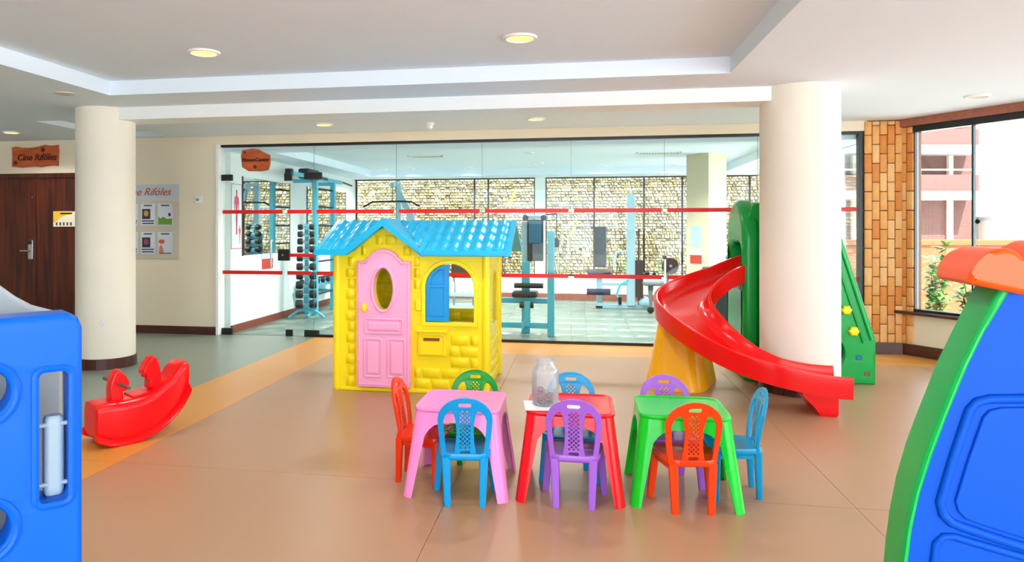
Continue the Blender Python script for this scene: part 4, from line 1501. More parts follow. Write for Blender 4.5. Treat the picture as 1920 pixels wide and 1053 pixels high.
# green tower: front climbing panel (plane y = 7.02) with a sloping right edge
fo = [(1.535, 0.0), (2.62, 0.0), (2.625, 0.4), (2.30, 1.46), (2.24, 1.6), (2.1, 1.66), (1.72, 1.66), (1.58, 1.62), (1.535, 1.5)]
hole = arc(2.22, 0.27, 0.145, 0.16, 0, 360, 24)[:-1]
blue_h = rrect(2.482, 0.235, 0.035, 0.03, 0.004, 1)
red_h = rrect(2.55, 0.09, 0.035, 0.03, 0.004, 1)
me = plate(fo, [hole, blue_h, red_h], 0.07, 0.012)
me.transform(T(0, 7.055, 0))
fp = W(MB().mesh(me), 'climbing_panel', GRN, sl)
me = plate(fo, [arc(2.0, 0.45, 0.2, 0.3, 0, 360, 24)[:-1]], 0.07, 0.012)
me.transform(T(0, 7.65, 0))
W(MB().mesh(me), 'rear_panel', GRN, sl)
W(MB().tube([(2.585, 7.012, 0.40), (2.27, 7.012, 1.43)], 0.014, 8), 'panel_groove_rib', GRN, fp)
W(MB().tube([(2.52, 7.014, 0.37), (2.22, 7.014, 1.36)], 0.012, 8), 'panel_groove_rib', GRN, fp)
def knob6(r):
    return [(r * (0.9 + 0.1 * math.cos(6 * 2 * PI * i / 24)) * math.cos(2 * PI * i / 24), r * (0.9 + 0.1 * math.cos(6 * 2 * PI * i / 24)) * math.sin(2 * PI * i / 24)) for i in range(24)]
KNOB = plastic('knob_yellow', (246, 222, 20), 0.3)
for x, z in ((2.285, 0.86), (2.375, 0.665), (2.435, 0.475), (2.235, 1.08)):
    b = MB()
    lo = [(x + px2, 7.012, z + pz2) for px2, pz2 in knob6(0.048)]
    mid = [(x + px2 * 0.95, 6.99, z + pz2 * 0.95) for px2, pz2 in knob6(0.047)]
    hi = [(x + px2 * 0.6, 6.978, z + pz2 * 0.6) for px2, pz2 in knob6(0.048)]
    b.loft([lo, mid, hi])
    W(b, 'climbing_hold', KNOB, sl)
W(MB().bx((2.462, 7.02, 0.217), (2.502, 7.09, 0.253), 0.003), 'blue_bolt', mat('bolt_blue', (24, 96, 190), 0.3), sl)
W(MB().bx((2.53, 7.02, 0.072), (2.57, 7.09, 0.108), 0.003), 'red_bolt', mat('bolt_red', (150, 60, 40), 0.3), sl)
# left side panel with arched slide gate and hood
gate = [(6.96, 0.0), (7.7, 0.0), (7.7, 1.3)] + arc(7.33, 1.3, 0.37, 0.37, 8, 172, 16) + [(6.96, 1.3)]
gh = [(7.06, 0.88), (7.6, 0.88), (7.6, 1.15), (7.56, 1.22), (7.48, 1.26), (7.18, 1.26), (7.1, 1.22), (7.06, 1.15)]
me = plate(gate, [gh], 0.16, 0.06, 4)
me.transform(Matrix.Rotation(PI / 2, 4, 'Z'))
me.transform(T(1.56, 0, 0))
W(MB().mesh(me), 'slide_gate', GRN, sl, 60)
me = plate([(7.1, 0.0), (7.6, 0.0), (7.6, 0.42), (7.1, 0.42)], [], 0.06, 0.01)
me.transform(Matrix.Rotation(PI / 2, 4, 'Z'))
me.transform(T(2.58, 0, 0))
W(MB().mesh(me), 'ladder_side', GRN, sl)
W(MB().bx((1.58, 7.09, 0.9), (2.42, 7.62, 0.95), 0.01), 'platform', plastic('platform_blue', (20, 90, 200)), sl)
for i_ in range(3):
    W(MB().bx((2.42 - 0.0 + 0.06 * (2 - i_), 7.09, 0.22 + 0.22 * i_), (2.3 + 0.06 * (2 - i_), 7.62, 0.25 + 0.22 * i_)), 'step', MATS['platform_blue'], sl)

# ================================================================== RED ROCKER
rk = thing('rocking_toy', 'red plastic horse headed rocking seat on the orange floor stripe', 'rocking toy', (-2.928, 4.415, 0), math.radians(55))
rk.scale = (0.76, 0.88, 0.88)
RK = plastic('rocker_red', (236, 8, 14), 0.24)
def superring(s, zc, hy, hz, n=28, e=0.38):
    R = []
    for k in range(n):
        a = 2 * PI * k / n
        ca, sa = math.cos(a), math.sin(a)
        R.append((s, math.copysign(abs(ca) ** e, ca) * hy, zc + math.copysign(abs(sa) ** e, sa) * hz))
    return R
# hull: bottom and top height along the length
hull = [(-0.405, 0.09, 0.28, 0.11), (-0.39, 0.06, 0.31, 0.14), (-0.3, 0.025, 0.32, 0.152), (-0.2, 0.012, 0.318, 0.156), (-0.1, 0.01, 0.32, 0.156), (0.0, 0.025, 0.33, 0.156),
        (0.1, 0.06, 0.36, 0.155), (0.2, 0.115, 0.42, 0.15), (0.26, 0.16, 0.445, 0.146), (0.3, 0.20, 0.50, 0.142), (0.35, 0.26, 0.535, 0.136), (0.40, 0.33, 0.54, 0.125), (0.425, 0.39, 0.515, 0.095)]
MB().loft([superring(s, (z0 + z1) / 2, w, (z1 - z0) / 2) for s, z0, z1, w in hull]).build('hull', RK, rk, 50)
# flared skid along the bottom
sk = [(-0.41, 0.055), (-0.3, 0.008), (-0.2, 0.0), (-0.1, 0.0), (0.0, 0.014), (0.1, 0.048), (0.2, 0.1), (0.28, 0.162), (0.34, 0.225), (0.385, 0.29), (0.4, 0.32)]
for sy in (-1, 1):
    rg = []
    for s, z in sk:
        rg.append([(s, sy * 0.115, z), (s, sy * 0.178, z), (s, sy * 0.182, z + 0.012), (s, sy * 0.168, z + 0.03), (s, sy * 0.12, z + 0.06)])
    MB().loft(rg).build('skid', RK, rk, 50)
def head(s0, sgn, zb, h, name):
    o_ = [(-0.07, 0), (0.07, 0), (0.065, h * 0.3), (0.055, h * 0.42), (0.1, h * 0.4), (0.13, h * 0.48), (0.128, h * 0.6), (0.09, h * 0.78), (0.055, h * 0.93), (0.03, h * 1.0), (0.005, h * 0.96), (-0.03, h * 0.9), (-0.055, h * 0.7), (-0.06, h * 0.4)]
    pts = [(s0 + sgn * x_ * 0.85, zb + z_) for x_, z_ in o_]
    if sgn < 0:
        pts = list(reversed(pts))
    hd2 = MB().prism(pts, -0.052, 0.052, 0.022, 3).build(name, RK, rk, 60)
    for sy in (-1, 1):
        MB().lathe([(0.001, 0.0), (0.012, 0.002), (0.013, 0.006), (0.001, 0.01)], (s0 + sgn * 0.045, sy * 0.05, zb + h * 0.68), 12, 'y').build('eye', BLACK, hd2)
head(-0.2, 1, 0.30, 0.235, 'horse_head')
head(0.13, -1, 0.36, 0.25, 'horse_head')
MB().tube([(-0.185, -0.25, 0.43), (-0.185, 0.25, 0.43)], 0.014, 12).build('handlebar', mat('brown_handle', (110, 78, 72), 0.5), rk)
MB().lathe([(0.02, -0.012), (0.02, 0.012)], (0.0, 0, 0), 14, 'y').warp(lambda v: (v.x - 0.185, v.y + 0.06, v.z + 0.43)).build('collar', RK, rk)
MB().box((-0.02, 0, 0.332), (0.13, 0.2, 0.02), 0.008, rot=(0, -0.15, 0)).build('seat_pad', RK, rk)

# ================================================================== LEFT BLUE PLAY PANEL
PBL = mat('panel_blue', (0, 90, 196), 0.4, var=0.03, spec=0.2)
PGY = plastic('chute_grey', (150, 156, 158), 0.4)
lp = thing('climbing_tower', 'blue plastic tower panel with a grey roller slot and a grey chute, cropped at left', 'play tower', (-1.085, 1.432, 0), math.radians(46))
lo_ = [(-0.98, 0.0), (0.0, 0.0), (0.0, 1.18), (-0.008, 1.202), (-0.03, 1.214), (-0.2, 1.21), (-0.5, 1.2), (-0.78, 1.21), (-0.95, 1.214), (-0.972, 1.202), (-0.98, 1.18)]
holes = [rrect(-0.0565, 0.947, 0.061, 0.28, 0.017, 5)]
for zc in (1.055, 0.77, 0.485, 0.2):
    for xc in (-0.182, -0.798):
        holes.append(arc(xc, zc, 0.044, 0.05, 0, 360, 20)[:-1])
holes.append(rrect(-0.92, 0.945, 0.067, 0.275, 0.018, 5))
me = plate(lo_, holes, 0.1, 0.012)
me.transform(T(0, 0.05, 0))
pl = MB().mesh(me).build('tower_panel', PBL, lp)
MB().tube([(-0.0565 + (x_ + 0.0565) * 1.15, 0.0, 0.947 + (z_ - 0.947) * 1.06) for x_, z_ in holes[0]], 0.008, 6, True).build('slot_rim', PBL, pl)
for xc in (-0.182,):
    for zc in (1.055, 0.77, 0.485, 0.2):
        MB().tube([(x_, 0.0, z_) for x_, z_ in arc(xc, zc, 0.058, 0.064, 0, 360, 24)[:-1]], 0.008, 6, True).build('hole_rim', PBL, pl)
rb = MB().loft([[(-0.051 + a, 0.055 + c_, z) for a, c_ in rrect(0, 0, w, w, w * 0.3, 4)] for z, w in ((0.805, 0.03), (0.811, 0.038), (0.823, 0.041), (0.965, 0.041), (0.977, 0.038), (0.983, 0.03))]).build('roller', mat('roller_grey', (164, 186, 194), 0.4), lp, 50)
for z in (0.833, 0.965):
    MB().cyl((-0.084, 0.04, z), (-0.018, 0.04, z), 0.005, 10).build('axle_pin', MATS['roller_grey'], rb)
go_ = [(-0.9, 0.1), (-0.002, 0.1), (-0.002, 1.178), (-0.008, 1.187), (-0.032, 1.195), (-0.068, 1.208), (-0.102, 1.231), (-0.135, 1.26), (-0.2, 1.305), (-0.3, 1.345), (-0.5, 1.38), (-0.9, 1.38)]
me = plate(go_, [], 0.05, 0.012)
me.transform(T(0, 0.3, 0))
MB().mesh(me).build('chute_side', PGY, lp)
MB().bx((-0.88, 0.1, 0.0), (-0.82, 0.4, 1.1), 0.01).build('rear_post', PBL, lp)
MB().bx((-0.85, 0.09, 0.0), (-0.14, 0.345, 0.1), 0.01).build('base_beam', PBL, lp)

# ================================================================== RIGHT BLUE PLAY HUT
RGR = plastic('rim_green', (0, 170, 74), 0.3)
ROR = plastic('cap_orange', (252, 84, 10), 0.3)
RBL = mat('hut_blue', (0, 78, 190), 0.45, var=0.03, spec=0.15)
rt = thing('play_hut', 'blue arched play hut with green rim and orange roof cap, cropped at right', 'play hut', (0.859, 1.798, 0), math.radians(-5))
AX = 0.36
oL = [(-0.135, 0.0), (-0.145, 0.3), (-0.141, 0.5), (-0.129, 0.634), (-0.121, 0.709), (-0.106, 0.796), (-0.086, 0.876), (-0.068, 0.934), (-0.043, 1.006), (-0.019, 1.077), (0.017, 1.163), (0.053, 1.248), (0.095, 1.32)]
iL = [(-0.121, 0.02), (-0.131, 0.3), (-0.127, 0.5), (-0.116, 0.636), (-0.106, 0.718), (-0.09, 0.797), (-0.068, 0.877), (-0.038, 0.971), (0.005, 1.093), (0.035, 1.164), (0.08, 1.252), (0.12, 1.305)]
mirr = lambda L_: [(2 * AX - x_, z_) for x_, z_ in reversed(L_)]
full_o = oL + mirr(oL)
full_i = iL + mirr(iL)
me = plate(full_o, [full_i], 0.13, 0.01)
me.transform(T(0, 0.06, 0))
MB().mesh(me).build('rim', RGR, rt)
me = plate([(x_ * 0.998 + AX * 0.002, z_ * 0.999) for x_, z_ in full_i], [], 0.09, 0.004)
me.transform(T(0, 0.06, 0))
hp = MB().mesh(me).build('hut_wall', RBL, rt)
fr = [(-0.047, 0.774), (-0.02, 0.88), (0.003, 0.96)] + [(0.012, 0.99), (0.026, 1.008), (0.05, 1.016), (0.2, 1.028), (0.36, 1.03)]
bt_ = [(0.36, 0.64), (0.2, 0.672), (0.08, 0.7), (0.0, 0.722), (-0.025, 0.731), (-0.041, 0.748)]
ringp = fr + [(2 * AX - x_, z_) for x_, z_ in reversed(fr[:-1])] + [(2 * AX - x_, z_) for x_, z_ in reversed(bt_[1:])] + bt_
MB().tube([(x_, 0.014, z_) for x_, z_ in ringp], 0.011, 8, True).build('raised_moulding', RBL, hp)
inner = [(AX + (x_ - AX) * 0.93, 0.85 + (z_ - 0.85) * 0.9) for x_, z_ in ringp]
me = plate(inner, [], 0.012, 0.004)
me.transform(T(0, 0.013, 0))
MB().mesh(me).build('raised_panel', RBL, hp)
lr = [(-0.055, 0.68), (-0.04, 0.697), (-0.02, 0.699), (0.1, 0.672), (0.36, 0.62), (0.36, 0.5), (0.1, 0.52), (-0.055, 0.54), (-0.068, 0.56)]
lrf = lr + [(2 * AX - x_, z_) for x_, z_ in reversed(lr)]
MB().tube([(x_, 0.014, z_) for x_, z_ in lr[:5] + [(2 * AX - x_, z_) for x_, z_ in reversed(lr[:4])] + [(2 * AX - x_, z_) for x_, z_ in lr[7:9][::-1]][::-1] + lr[7:9]], 0.009, 8, True).build('raised_moulding', RBL, hp)
MB().bx((0.0, 0.02, 0.0), (0.72, 0.42, 0.06), 0.01).build('hut_base', RGR, rt)
MB().bx((0.3, 0.1, 0.05), (0.42, 0.3, 0.9), 0.02).build('rear_brace', RBL, rt)
# scalloped orange cap: half round rolls lying over the arch
def roll(xc, zc, r, h, tilt, name):
    ou = [(xc + r * x_, zc + h * z_) for x_, z_ in [(1.0, 0.0)] + arc(0, 0, 1, 1, 12, 168, 16) + [(-1.0, 0.0), (-0.9, -0.08), (0.9, -0.08)]]
    ct, stt = math.cos(tilt), math.sin(tilt)
    ou = [(xc + (x_ - xc) * ct - (z_ - zc) * stt, zc + (x_ - xc) * stt + (z_ - zc) * ct) for x_, z_ in ou]
    return MB().prism(ou, -0.035, 0.16, 0.014, 3).build(name, ROR, rt, 60)
for c_ in ((0.052, 1.272, 0.062, 0.086, -0.22), (0.168, 1.285, 0.064, 0.088, -0.1), (0.296, 1.294, 0.066, 0.088, -0.03), (0.424, 1.294, 0.066, 0.088, 0.03), (0.552, 1.285, 0.064, 0.088, 0.1), (0.668, 1.272, 0.062, 0.086, 0.22)):
    roll(*c_, 'roof_roll')

# ================================================================== GYM
BLU2 = mat('stack_blue', (40, 96, 130), 0.35)
PAD = mat('black_upholstery', (30, 32, 36), 0.45)
# mirrors and chart on the gym side wall
MIR = mat('mirror_silver', (215, 222, 220), 0.02, metal=1.0)
def mirror(y0, y1, label):
    m_ = thing('wall_mirror', label, 'mirror', (-4.58, (y0 + y1) / 2, 1.58))
    h_ = (y1 - y0) / 2
    MB().bx((0.0, -h_, -0.55), (0.012, h_, 0.53)).build('mirror_pane', MIR, m_)
    MB().bx((0.0, -h_ - 0.012, -0.56), (0.016, -h_, 0.54)).bx((0.0, h_, -0.56), (0.016, h_ + 0.012, 0.54)).build('edge_strip', BLACK, m_)
mirror(9.3, 10.93, 'large wall mirror left of the dumbbell rack')
mirror(11.7, 13.75, 'large wall mirror behind the cyan wall bars')
ch_ = thing('anatomy_chart', 'white anatomy chart with a red muscle figure on the gym side wall', 'poster', (-4.58, 8.98, 1.57))
ch_.location = (-4.58, 9.115, 1.565)
MB().bx((0, -0.155, -0.44), (0.008, 0.155, 0.44)).build('chart_sheet', mat('chart_white', (226, 236, 238), 0.4), ch_)
b = MB()
b.bx((0.008, -0.155, -0.44), (0.011, -0.143, 0.44)).bx((0.008, 0.143, -0.44), (0.011, 0.155, 0.44)).bx((0.008, -0.155, -0.44), (0.011, 0.155, -0.43)).bx((0.008, -0.155, 0.43), (0.011, 0.155, 0.44))
b.build('chart_border', mat('chart_pink', (206, 120, 138), 0.5), ch_)
fig = [(0.0, -0.33), (0.022, -0.32), (0.02, -0.2), (0.03, -0.08), (0.024, 0.0), (0.034, 0.1), (0.05, 0.12), (0.055, 0.0), (0.07, 0.0), (0.075, 0.13), (0.06, 0.21), (0.02, 0.23), (0.022, 0.3), (0.0, 0.325)]
def figure(cy, cz, k, x):
    r_ = [(cy + y * k, cz + z * k) for y, z in fig] + [(cy - y * k, cz + z * k) for y, z in reversed(fig[1:-1])]
    me_ = plate(r_, [], 0.002)
    me_.transform(Matrix.Rotation(PI / 2, 4, 'Z'))
    me_.transform(T(x, 0, 0))
    return MB().mesh(me_)
figure(0.0, 0.06, 0.95, 0.009).build('muscle_figure', mat('muscle_red', (206, 70, 96), 0.5), ch_, 0)
figure(0.09, -0.25, 0.4, 0.009).build('muscle_figure', MATS['muscle_red'], ch_, 0)
nb = thing('wall_notice', 'small white and red notice low on the gym side wall', 'notice', (-4.58, 10.1, 0.93))
MB().bx((0, -0.19, -0.13), (0.008, 0.19, 0.13)).build('notice_sheet', mat('notice_pale', (206, 216, 222), 0.5), nb)
MB().bx((0.008, -0.19, -0.13), (0.01, 0.19, 0.02)).build('red_half', MATS['notice_red'], nb)

# dumbbell rack
dr = thing('dumbbell_rack', 'cyan upright dumbbell rack with a curved foot', 'rack', (-4.15, 10.6, 0), 0.25)
MB().bx((-0.03, -0.03, 0.1), (0.03, 0.03, 1.47), 0.006).build('post', CYAN, dr)
MB().tube([(-0.27, -0.02, 0.02), (-0.24, -0.02, 0.05), (-0.14, -0.02, 0.12), (0, -0.02, 0.15), (0.14, -0.02, 0.12), (0.24, -0.02, 0.05), (0.27, -0.02, 0.02)], 0.022, 10).build('foot_arch', CYAN, dr)
MB().tube([(0, 0.03, 0.03), (0, 0.3, 0.03)], 0.022, 10).build('rear_foot', CYAN, dr)
zs_ = [1.42, 1.31, 1.20, 1.075, 0.945, 0.81, 0.67, 0.53, 0.385, 0.235]
def hexhead(b, x0, x1, r):
    b.lathe([(r * 0.85, x0), (r, x0 + (x1 - x0) * 0.2), (r, x1 - (x1 - x0) * 0.2), (r * 0.85, x1)], n=8, axis='x')
for k, z in enumerate(zs_):
    MB().bx((-0.04, -0.09, z - 0.03), (0.04, -0.02, z - 0.014)).build('cradle', CYAN, dr)
    r_ = 0.042 + 0.0026 * k
    ordn = ['topmost', 'second from top', 'third from top', 'fourth from top', 'fifth from top', 'sixth from top', 'seventh from top', 'eighth from top', 'ninth from top', 'lowest']
    d_ = thing('dumbbell', 'black dumbbell, %s on the cyan upright rack' % ordn[k], 'dumbbell', (-4.15 + 0.25 * 0.065, 10.6 - 0.065, z), 0.25, 'dumbbells on the upright rack')
    MB().lathe([(0.012, -0.1), (0.012, 0.1)], n=10, axis='x').build('grip', CHROME, d_)
    for s in (-1, 1):
        b = MB()
        hexhead(b, s * 0.052, s * (0.125 + 0.004 * k), r_)
        b.build('weight_head', RUBBER, d_)

# cyan wall bars / pull up station
wb = thing('wall_bars', 'cyan gym wall bars with black rungs and a padded top beam', 'gym station', (-4.2, 11.1, 0))
for y in (0.0, 0.85):
    MB().bx((-0.04, y - 0.04, 0.0), (0.04, y + 0.04, 2.22), 0.006).build('post', CYAN, wb)
    MB().bx((-0.37, y - 0.03, 2.14), (0.0, y + 0.03, 2.2), 0.004).build('wall_arm', CYAN, wb)
    MB().bx((-0.37, y - 0.03, 0.3), (0.0, y + 0.03, 0.35), 0.004).build('wall_arm', CYAN, wb)
for z in (2.05, 1.76, 1.45, 1.15, 0.86, 0.6, 0.33):
    MB().cyl((0, 0.03, z), (0, 0.82, z), 0.016, 10).build('rung', RUBBER, wb)
MB().bx((-0.03, -1.05, 2.19), (0.03, 1.3, 2.25), 0.006).build('top_beam', CYAN, wb)
MB().bx((-0.08, -0.55, 2.17), (0.1, -0.05, 2.33), 0.03).build('beam_pad', PAD, wb)
MB().cyl((0.0, 0.1, 2.225), (0.0, 0.5, 2.225), 0.036, 12).build('grip_sleeve', RUBBER, wb)
MB().cyl((0.0, 1.2, 2.24), (0.0, 1.9, 2.2), 0.016, 10).build('pull_bar', RUBBER, wb)
MB().bx((-0.05, -1.12, 2.18), (0.05, -1.02, 2.28), 0.01).build('end_cap', RUBBER, wb)
# low rack with small dumbbells
lr_ = thing('dumbbell_shelf', 'low cyan shelf of small dumbbells along the gym side wall', 'shelf', (-4.4, 11.85, 0))
MB().bx((-0.14, -0.75, 0.44), (0.14, 0.85, 0.48), 0.006).build('tray', CYAN, lr_)
for y in (-0.6, 0.7):
    MB().bx((-0.05, y - 0.03, 0), (0.05, y + 0.03, 0.44), 0.004).build('leg', CYAN, lr_)
for k in range(6):
    d_ = thing('dumbbell', 'small black dumbbell on the low cyan shelf, %s' % ('nearest the glass', 'second from the glass', 'third from the glass', 'fourth from the glass', 'fifth from the glass', 'farthest from the glass')[k], 'dumbbell', (-4.4, 11.25 + k * 0.25, 0.52), 0, 'small dumbbells on the low shelf')
    MB().lathe([(0.012, -0.06), (0.012, 0.06)], n=10, axis='x').build('grip', CHROME, d_)
    for s in (-1, 1):
        b = MB()
        hexhead(b, s * 0.06, s * 0.12, 0.04)
        b.build('weight_head', RUBBER, d_)

# lat pulldown
lt = thing('lat_pulldown', 'pale lat pulldown machine with a black bent bar behind the playhouse', 'gym machine', (-3.2, 12.35, 0))
MB().bx((-0.05, 0.25, 0), (0.05, 0.35, 2.2), 0.006).build('rear_post', PALE, lt)
MB().bx((-0.3, 0.2, 0), (0.3, 0.3, 0.06), 0.006).bx((-0.04, -0.75, 0), (0.04, 0.25, 0.06), 0.006).build('base_frame', PALE, lt)
MB().loft([[(x, y, z) for x, y in ((-0.035, 0.25), (0.035, 0.25), (0.035, 0.35), (-0.035, 0.35))] for z in (2.12,)] + [[(-0.035, 0.2, 2.2), (0.035, 0.2, 2.2), (0.035, 0.3, 2.26), (-0.035, 0.3, 2.26)], [(-0.035, -0.2, 2.12), (0.035, -0.2, 2.12), (0.035, -0.2, 2.2), (-0.035, -0.2, 2.2)]]).build('top_arm', PALE, lt)
MB().loft([[(-0.03, -0.02, 2.2), (0.03, -0.02, 2.2), (0.03, 0.03, 2.2), (-0.03, 0.03, 2.2)], [(0.22, -0.02, 1.62), (0.36, -0.02, 1.62), (0.36, 0.03, 1.62), (0.22, 0.03, 1.62)], [(0.22, -0.02, 1.4), (0.36, -0.02, 1.4), (0.36, 0.03, 1.4), (0.22, 0.03, 1.4)]]).build('side_shield', PALE, lt)
MB().cyl((0, -0.15, 1.87), (0, -0.15, 2.14), 0.006, 8).build('cable', RUBBER, lt)
MB().tube([(-0.52, -0.15, 1.78), (-0.36, -0.15, 1.865), (0, -0.15, 1.875), (0.33, -0.15, 1.865), (0.48, -0.15, 1.785)], 0.016, 10).build('pull_bar', RUBBER, lt)
MB().bx((-0.2, -0.7, 0.42), (0.2, -0.3, 0.5), 0.02).build('seat', PAD, lt)
MB().bx((-0.04, -0.55, 0.06), (0.04, -0.45, 0.42), 0.004).build('seat_post', PALE, lt)
MB().bx((-0.14, 0.22, 0.1), (0.14, 0.25, 1.3), 0.006).build('weight_shroud', BLU2, lt)
# weight stack machine partly seen through the playhouse window
mh = thing('weight_machine', 'dark weight stack machine seen through the playhouse window', 'gym machine', (-1.96, 12.2, 0))
MB().bx((-0.32, -0.18, 0), (0.32, 0.4, 0.07), 0.01).build('base_frame', PALE, mh)
MB().bx((-0.2, 0.0, 0.55), (0.2, 0.25, 0.92), 0.02).build('weight_stack', mat('stack_brown', (62, 46, 42), 0.5), mh)
for s in (-1, 1):
    MB().cyl((s * 0.17, 0.12, 0.05), (s * 0.17, 0.12, 1.3), 0.022, 10).build('guide_rod', CHROME, mh)
for k in range(4):
    MB().lathe([(0.001, 0), (0.04, 0.0), (0.045, 0.16), (0.03, 0.2), (0.001, 0.2)], (-0.18 + 0.12 * k, -0.06, 0.3), 12).build('ankle_pad', WHITE, mh)
MB().bx((-0.25, -0.12, 0.24), (0.25, 0.1, 0.3), 0.01).build('shelf_plate', PALE, mh)
# leg extension near the glass
le = thing('leg_extension', 'cyan leg extension machine right of the playhouse behind the glass', 'gym machine', (-0.7, 9.75, 0))
c0 = (-0.7, 9.75)
MB().bx((0.3, -0.34, 0.0), (0.39, -0.26, 1.37), 0.006).build('front_post', CYAN, le)
MB().bx((-0.55, -0.33, 0.10), (0.3, -0.27, 0.17), 0.005).build('lower_beam', CYAN, le)
MB().bx((-0.55, -0.1, 0.40), (0.36, -0.03, 0.47), 0.005).build('seat_beam', CYAN, le)
MB().bx((0.3, -0.3, 0.40), (0.36, -0.03, 0.47), 0.005).build('side_beam', CYAN, le)
MB().bx((-0.62, -0.34, 0.0), (-0.54, -0.26, 0.9), 0.006).build('left_post', CYAN, le)
MB().bx((-0.05, -0.12, 0.0), (0.06, -0.02, 0.95), 0.006).build('centre_post', CYAN, le)
MB().bx((-0.06, 0.02, 0.05), (0.05, 0.1, 1.5), 0.006).build('rear_post', PALE, le)
MB().bx((0.02, -0.06, 0.96), (0.235, 0.02, 1.52), 0.015).build('weight_shroud', PAD, le)
MB().bx((0.04, -0.068, 1.2), (0.21, -0.06, 1.5), 0.003).build('shroud_label', BLU2, le)
MB().bx((-0.02, -0.05, 1.53), (0.3, 0.03, 1.58), 0.01).build('top_arm', PALE, le)
for x in (0.0, 0.24):
    MB().lathe([(0.04, -0.02), (0.04, 0.02)], (x, -0.07, 1.54), 16, 'y').build('pulley', RUBBER, le)
MB().bx((-0.17, -0.3, 0.49), (0.17, 0.0, 0.57), 0.03).build('seat', PAD, le)
MB().cyl((-0.14, -0.2, 0.645), (0.24, -0.2, 0.645), 0.035, 14).build('thigh_roller', PAD, le)
MB().cyl((-0.06, -0.32, 0.4), (0.12, -0.32, 0.4), 0.04, 14).build('ankle_roller', PAD, le)
MB().tube([(0.02, -0.3, 0.42), (0.03, -0.34, 0.25), (-0.02, -0.35, 0.1)], 0.022, 8).build('lever_arm', CYAN, le)
MB().bx((0.0, -0.36, 0.12), (0.08, -0.3, 0.45), 0.005).build('lever_plate', CYAN, le)
MB().cyl((0.41, -0.05, 1.27), (0.41, -0.05, 1.6), 0.006, 8).build('cable', RUBBER, le)
MB().cyl((0.25, -0.03, 1.585), (0.41, -0.03, 1.6), 0.012, 8).build('cable_arm', RUBBER, le)
MB().loft([[(0.375, -0.08, 1.15), (0.445, -0.08, 1.15), (0.445, -0.02, 1.15), (0.375, -0.02, 1.15)], [(0.375, -0.08, 1.24), (0.445, -0.08, 1.24), (0.445, -0.02, 1.24), (0.375, -0.02, 1.24)], [(0.395, -0.06, 1.275), (0.425, -0.06, 1.275), (0.425, -0.04, 1.275), (0.395, -0.04, 1.275)]]).build('counterweight', PAD, le)
# chest machine
cm = thing('chest_machine', 'pale blue chest press with tall black backrest by the gym windows', 'gym machine', (0.35, 12.95, 0))
MB().bx((-0.08, -0.06, 0.72), (0.2 - 0.07, 0.02, 1.44), 0.03).build('backrest', PAD, cm)
MB().bx((-0.21, -0.2, 0.6), (0.21, 0.15, 0.68), 0.03).build('seat', PAD, cm)
MB().cyl((-0.21, -0.2, 0.3), (0.19, -0.2, 0.3), 0.055, 16).build('foam_roller', mat('dark_foam', (50, 46, 72), 0.6), cm)
MB().bx((-0.04, -0.04, 0.0), (0.06, 0.06, 0.62), 0.006).build('seat_post', PALE, cm)
MB().bx((-0.05, -0.05, 0.0), (0.06, 0.07, 0.04), 0.004).build('rubber_foot', RUBBER, cm)
MB().bx((0.06, -0.03, 0.0), (0.86, 0.05, 0.07), 0.006).build('base_beam', PALE, cm)
MB().bx((0.48, -0.06, 0.05), (0.62, 0.06, 2.0), 0.008).build('main_post', PALE, cm)
MB().bx((0.06, -0.02, 0.4), (0.5, 0.02, 0.44), 0.004).build('cross_beam', PALE, cm)
MB().tube([(0.5, -0.05, 0.5), (0.36, -0.1, 0.42), (0.3, -0.1, 0.25), (0.33, -0.1, 0.2)], 0.02, 8).build('pedal_arm', CYAN, cm)
MB().tube([(0.5, -0.03, 1.0), (0.3, -0.15, 1.0), (0.26, -0.2, 0.85), (0.26, -0.2, 0.7)], 0.02, 8).build('press_arm', PALE, cm)
MB().bx((0.63, -0.1, 0.2), (0.75, 0.1, 0.85), 0.01).build('weight_stack', MATS['stack_brown'], cm)
MB().cyl((0.68, 0.0, 0.07), (0.68, 0.0, 1.4), 0.012, 8).build('guide_rod', RUBBER, cm)
MB().cyl((0.36, -0.05, 0.07), (0.36, -0.05, 0.2), 0.03, 10).build('foot_peg', RUBBER, cm)
MB().lathe([(0.02, 0.0), (0.1, 0.0), (0.11, 0.06), (0.05, 0.14), (0.001, 0.15)], (0.78, 0.0, 0.07), 16).build('shroud_foot', PALE, cm)
# weight bench
wbn = thing('weight_bench', 'grey weight bench with one dark plate on its bar', 'bench', (1.3, 12.3, 0))
MB().bx((-0.25, -0.14, 0.46), (0.35, 0.14, 0.52), 0.02).build('bench_pad', mat('bench_grey', (110, 118, 122), 0.5), wbn)
MB().loft([[(-0.17, -0.04, 0.46), (-0.09, -0.04, 0.46), (-0.09, 0.04, 0.46), (-0.17, 0.04, 0.46)], [(-0.15, -0.03, 0.1), (-0.11, -0.03, 0.1), (-0.11, 0.03, 0.1), (-0.15, 0.03, 0.1)]]).build('leg', MATS['bench_grey'], wbn)
MB().lathe([(0.03, -0.03), (0.055, -0.02), (0.055, 0.02), (0.03, 0.03)], (-0.13, 0, 0.055), 16, 'y').build('wheel', RUBBER, wbn)
MB().bx((0.3, -0.12, 0.0), (0.35, 0.12, 0.46), 0.005).build('rear_leg', MATS['bench_grey'], wbn)
MB().bx((0.065, -0.2, 0.0), (0.095, -0.17, 0.96), 0.004).build('upright', WHITE, wbn)
MB().bx((0.04, -0.22, 0.9), (0.1, -0.15, 0.96), 0.01).build('bar_hook', RUBBER, wbn)
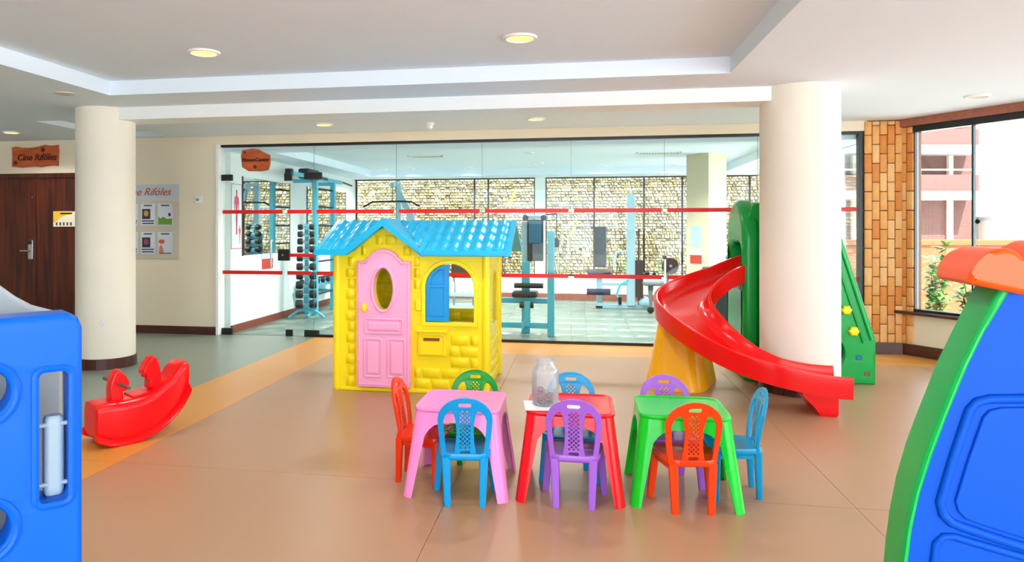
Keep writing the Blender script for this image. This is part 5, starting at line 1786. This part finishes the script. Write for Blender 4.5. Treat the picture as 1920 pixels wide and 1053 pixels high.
MB().lathe([(0.03, -0.03), (0.04, -0.035), (0.125, -0.03), (0.135, -0.015), (0.135, 0.015), (0.125, 0.03), (0.04, 0.035), (0.03, 0.03)], (0.17, -0.12, 0.79), 32, 'y').build('weight_plate', mat('iron_plate', (58, 40, 48), 0.4), wbn)
MB().cyl((0.17, -0.2, 0.79), (0.17, 0.3, 0.79), 0.022, 12).build('bar', CHROME, wbn)
MB().bx((0.15, 0.2, 0.0), (0.19, 0.24, 0.79), 0.004).build('bar_stand', MATS['bench_grey'], wbn)
for x, lr_side in ((1.245, 'left'), (1.36, 'right')):
    d_ = thing('dumbbell', 'tiny black dumbbell on the gym window ledge, %s of the two' % lr_side, 'dumbbell', (x - 0.0, 14.3 + 0.06, 0.54), PI / 2, 'dumbbells on the window ledge')
    d_.location = (x, 14.365, 0.495)
    MB().lathe([(0.012, -0.05), (0.012, 0.05)], n=10, axis='y').warp(lambda v: (v.x, v.y, v.z + 0.04)).build('grip', CHROME, d_)
    for s in (-1, 1):
        MB().lathe([(0.034, s * 0.05), (0.04, s * 0.06), (0.04, s * 0.09), (0.034, s * 0.1)], n=8, axis='y').warp(lambda v: (v.x, v.y, v.z + 0.04)).build('weight_head', RUBBER, d_)
# exercise bike
ek = thing('exercise_bike', 'dark exercise bike with a tilted console behind the red slide', 'exercise bike', (2.16, 11.05, 0))
ek.location = (2.05, 10.6, 0)
MB().bx((-0.3, -0.05, 0.0), (0.35, 0.05, 0.08), 0.01).bx((-0.3, -0.22, 0.0), (-0.24, 0.22, 0.06), 0.01).bx((0.3, -0.22, 0.0), (0.36, 0.22, 0.06), 0.01).build('base_frame', BLU2, ek)
MB().loft([[(-0.2, -0.09, 0.08), (0.25, -0.09, 0.08), (0.25, 0.09, 0.08), (-0.2, 0.09, 0.08)], [(-0.15, -0.09, 0.5), (0.2, -0.09, 0.5), (0.2, 0.09, 0.5), (-0.15, 0.09, 0.5)], [(-0.05, -0.05, 0.65), (0.1, -0.05, 0.65), (0.1, 0.05, 0.65), (-0.05, 0.05, 0.65)]]).build('body_shell', PAD, ek)
MB().tube([(0.02, 0, 0.6), (0.06, 0, 0.95)], 0.03, 10).build('stem', BLU2, ek)
MB().box((0.1, 0, 1.08), (0.07, 0.2, 0.3), 0.02, rot=(0, 0.75, 0)).build('console', BLU2, ek)
MB().tube([(0.1, -0.2, 1.12), (0.2, -0.2, 1.24), (0.24, -0.15, 1.3)], 0.02, 8).build('handle', RUBBER, ek)
MB().tube([(0.1, 0.2, 1.12), (0.2, 0.2, 1.24), (0.24, 0.15, 1.3)], 0.02, 8).build('handle', RUBBER, ek)
MB().tube([(0.1, -0.2, 1.12), (0.06, 0.0, 1.0), (0.1, 0.2, 1.12)], 0.018, 8).build('handlebar', RUBBER, ek)
MB().tube([(-0.15, 0, 0.5), (-0.2, 0, 0.8)], 0.025, 10).build('seat_post', CHROME, ek)
MB().box((-0.2, 0, 0.83), (0.26, 0.2, 0.06), 0.025).build('saddle', PAD, ek)
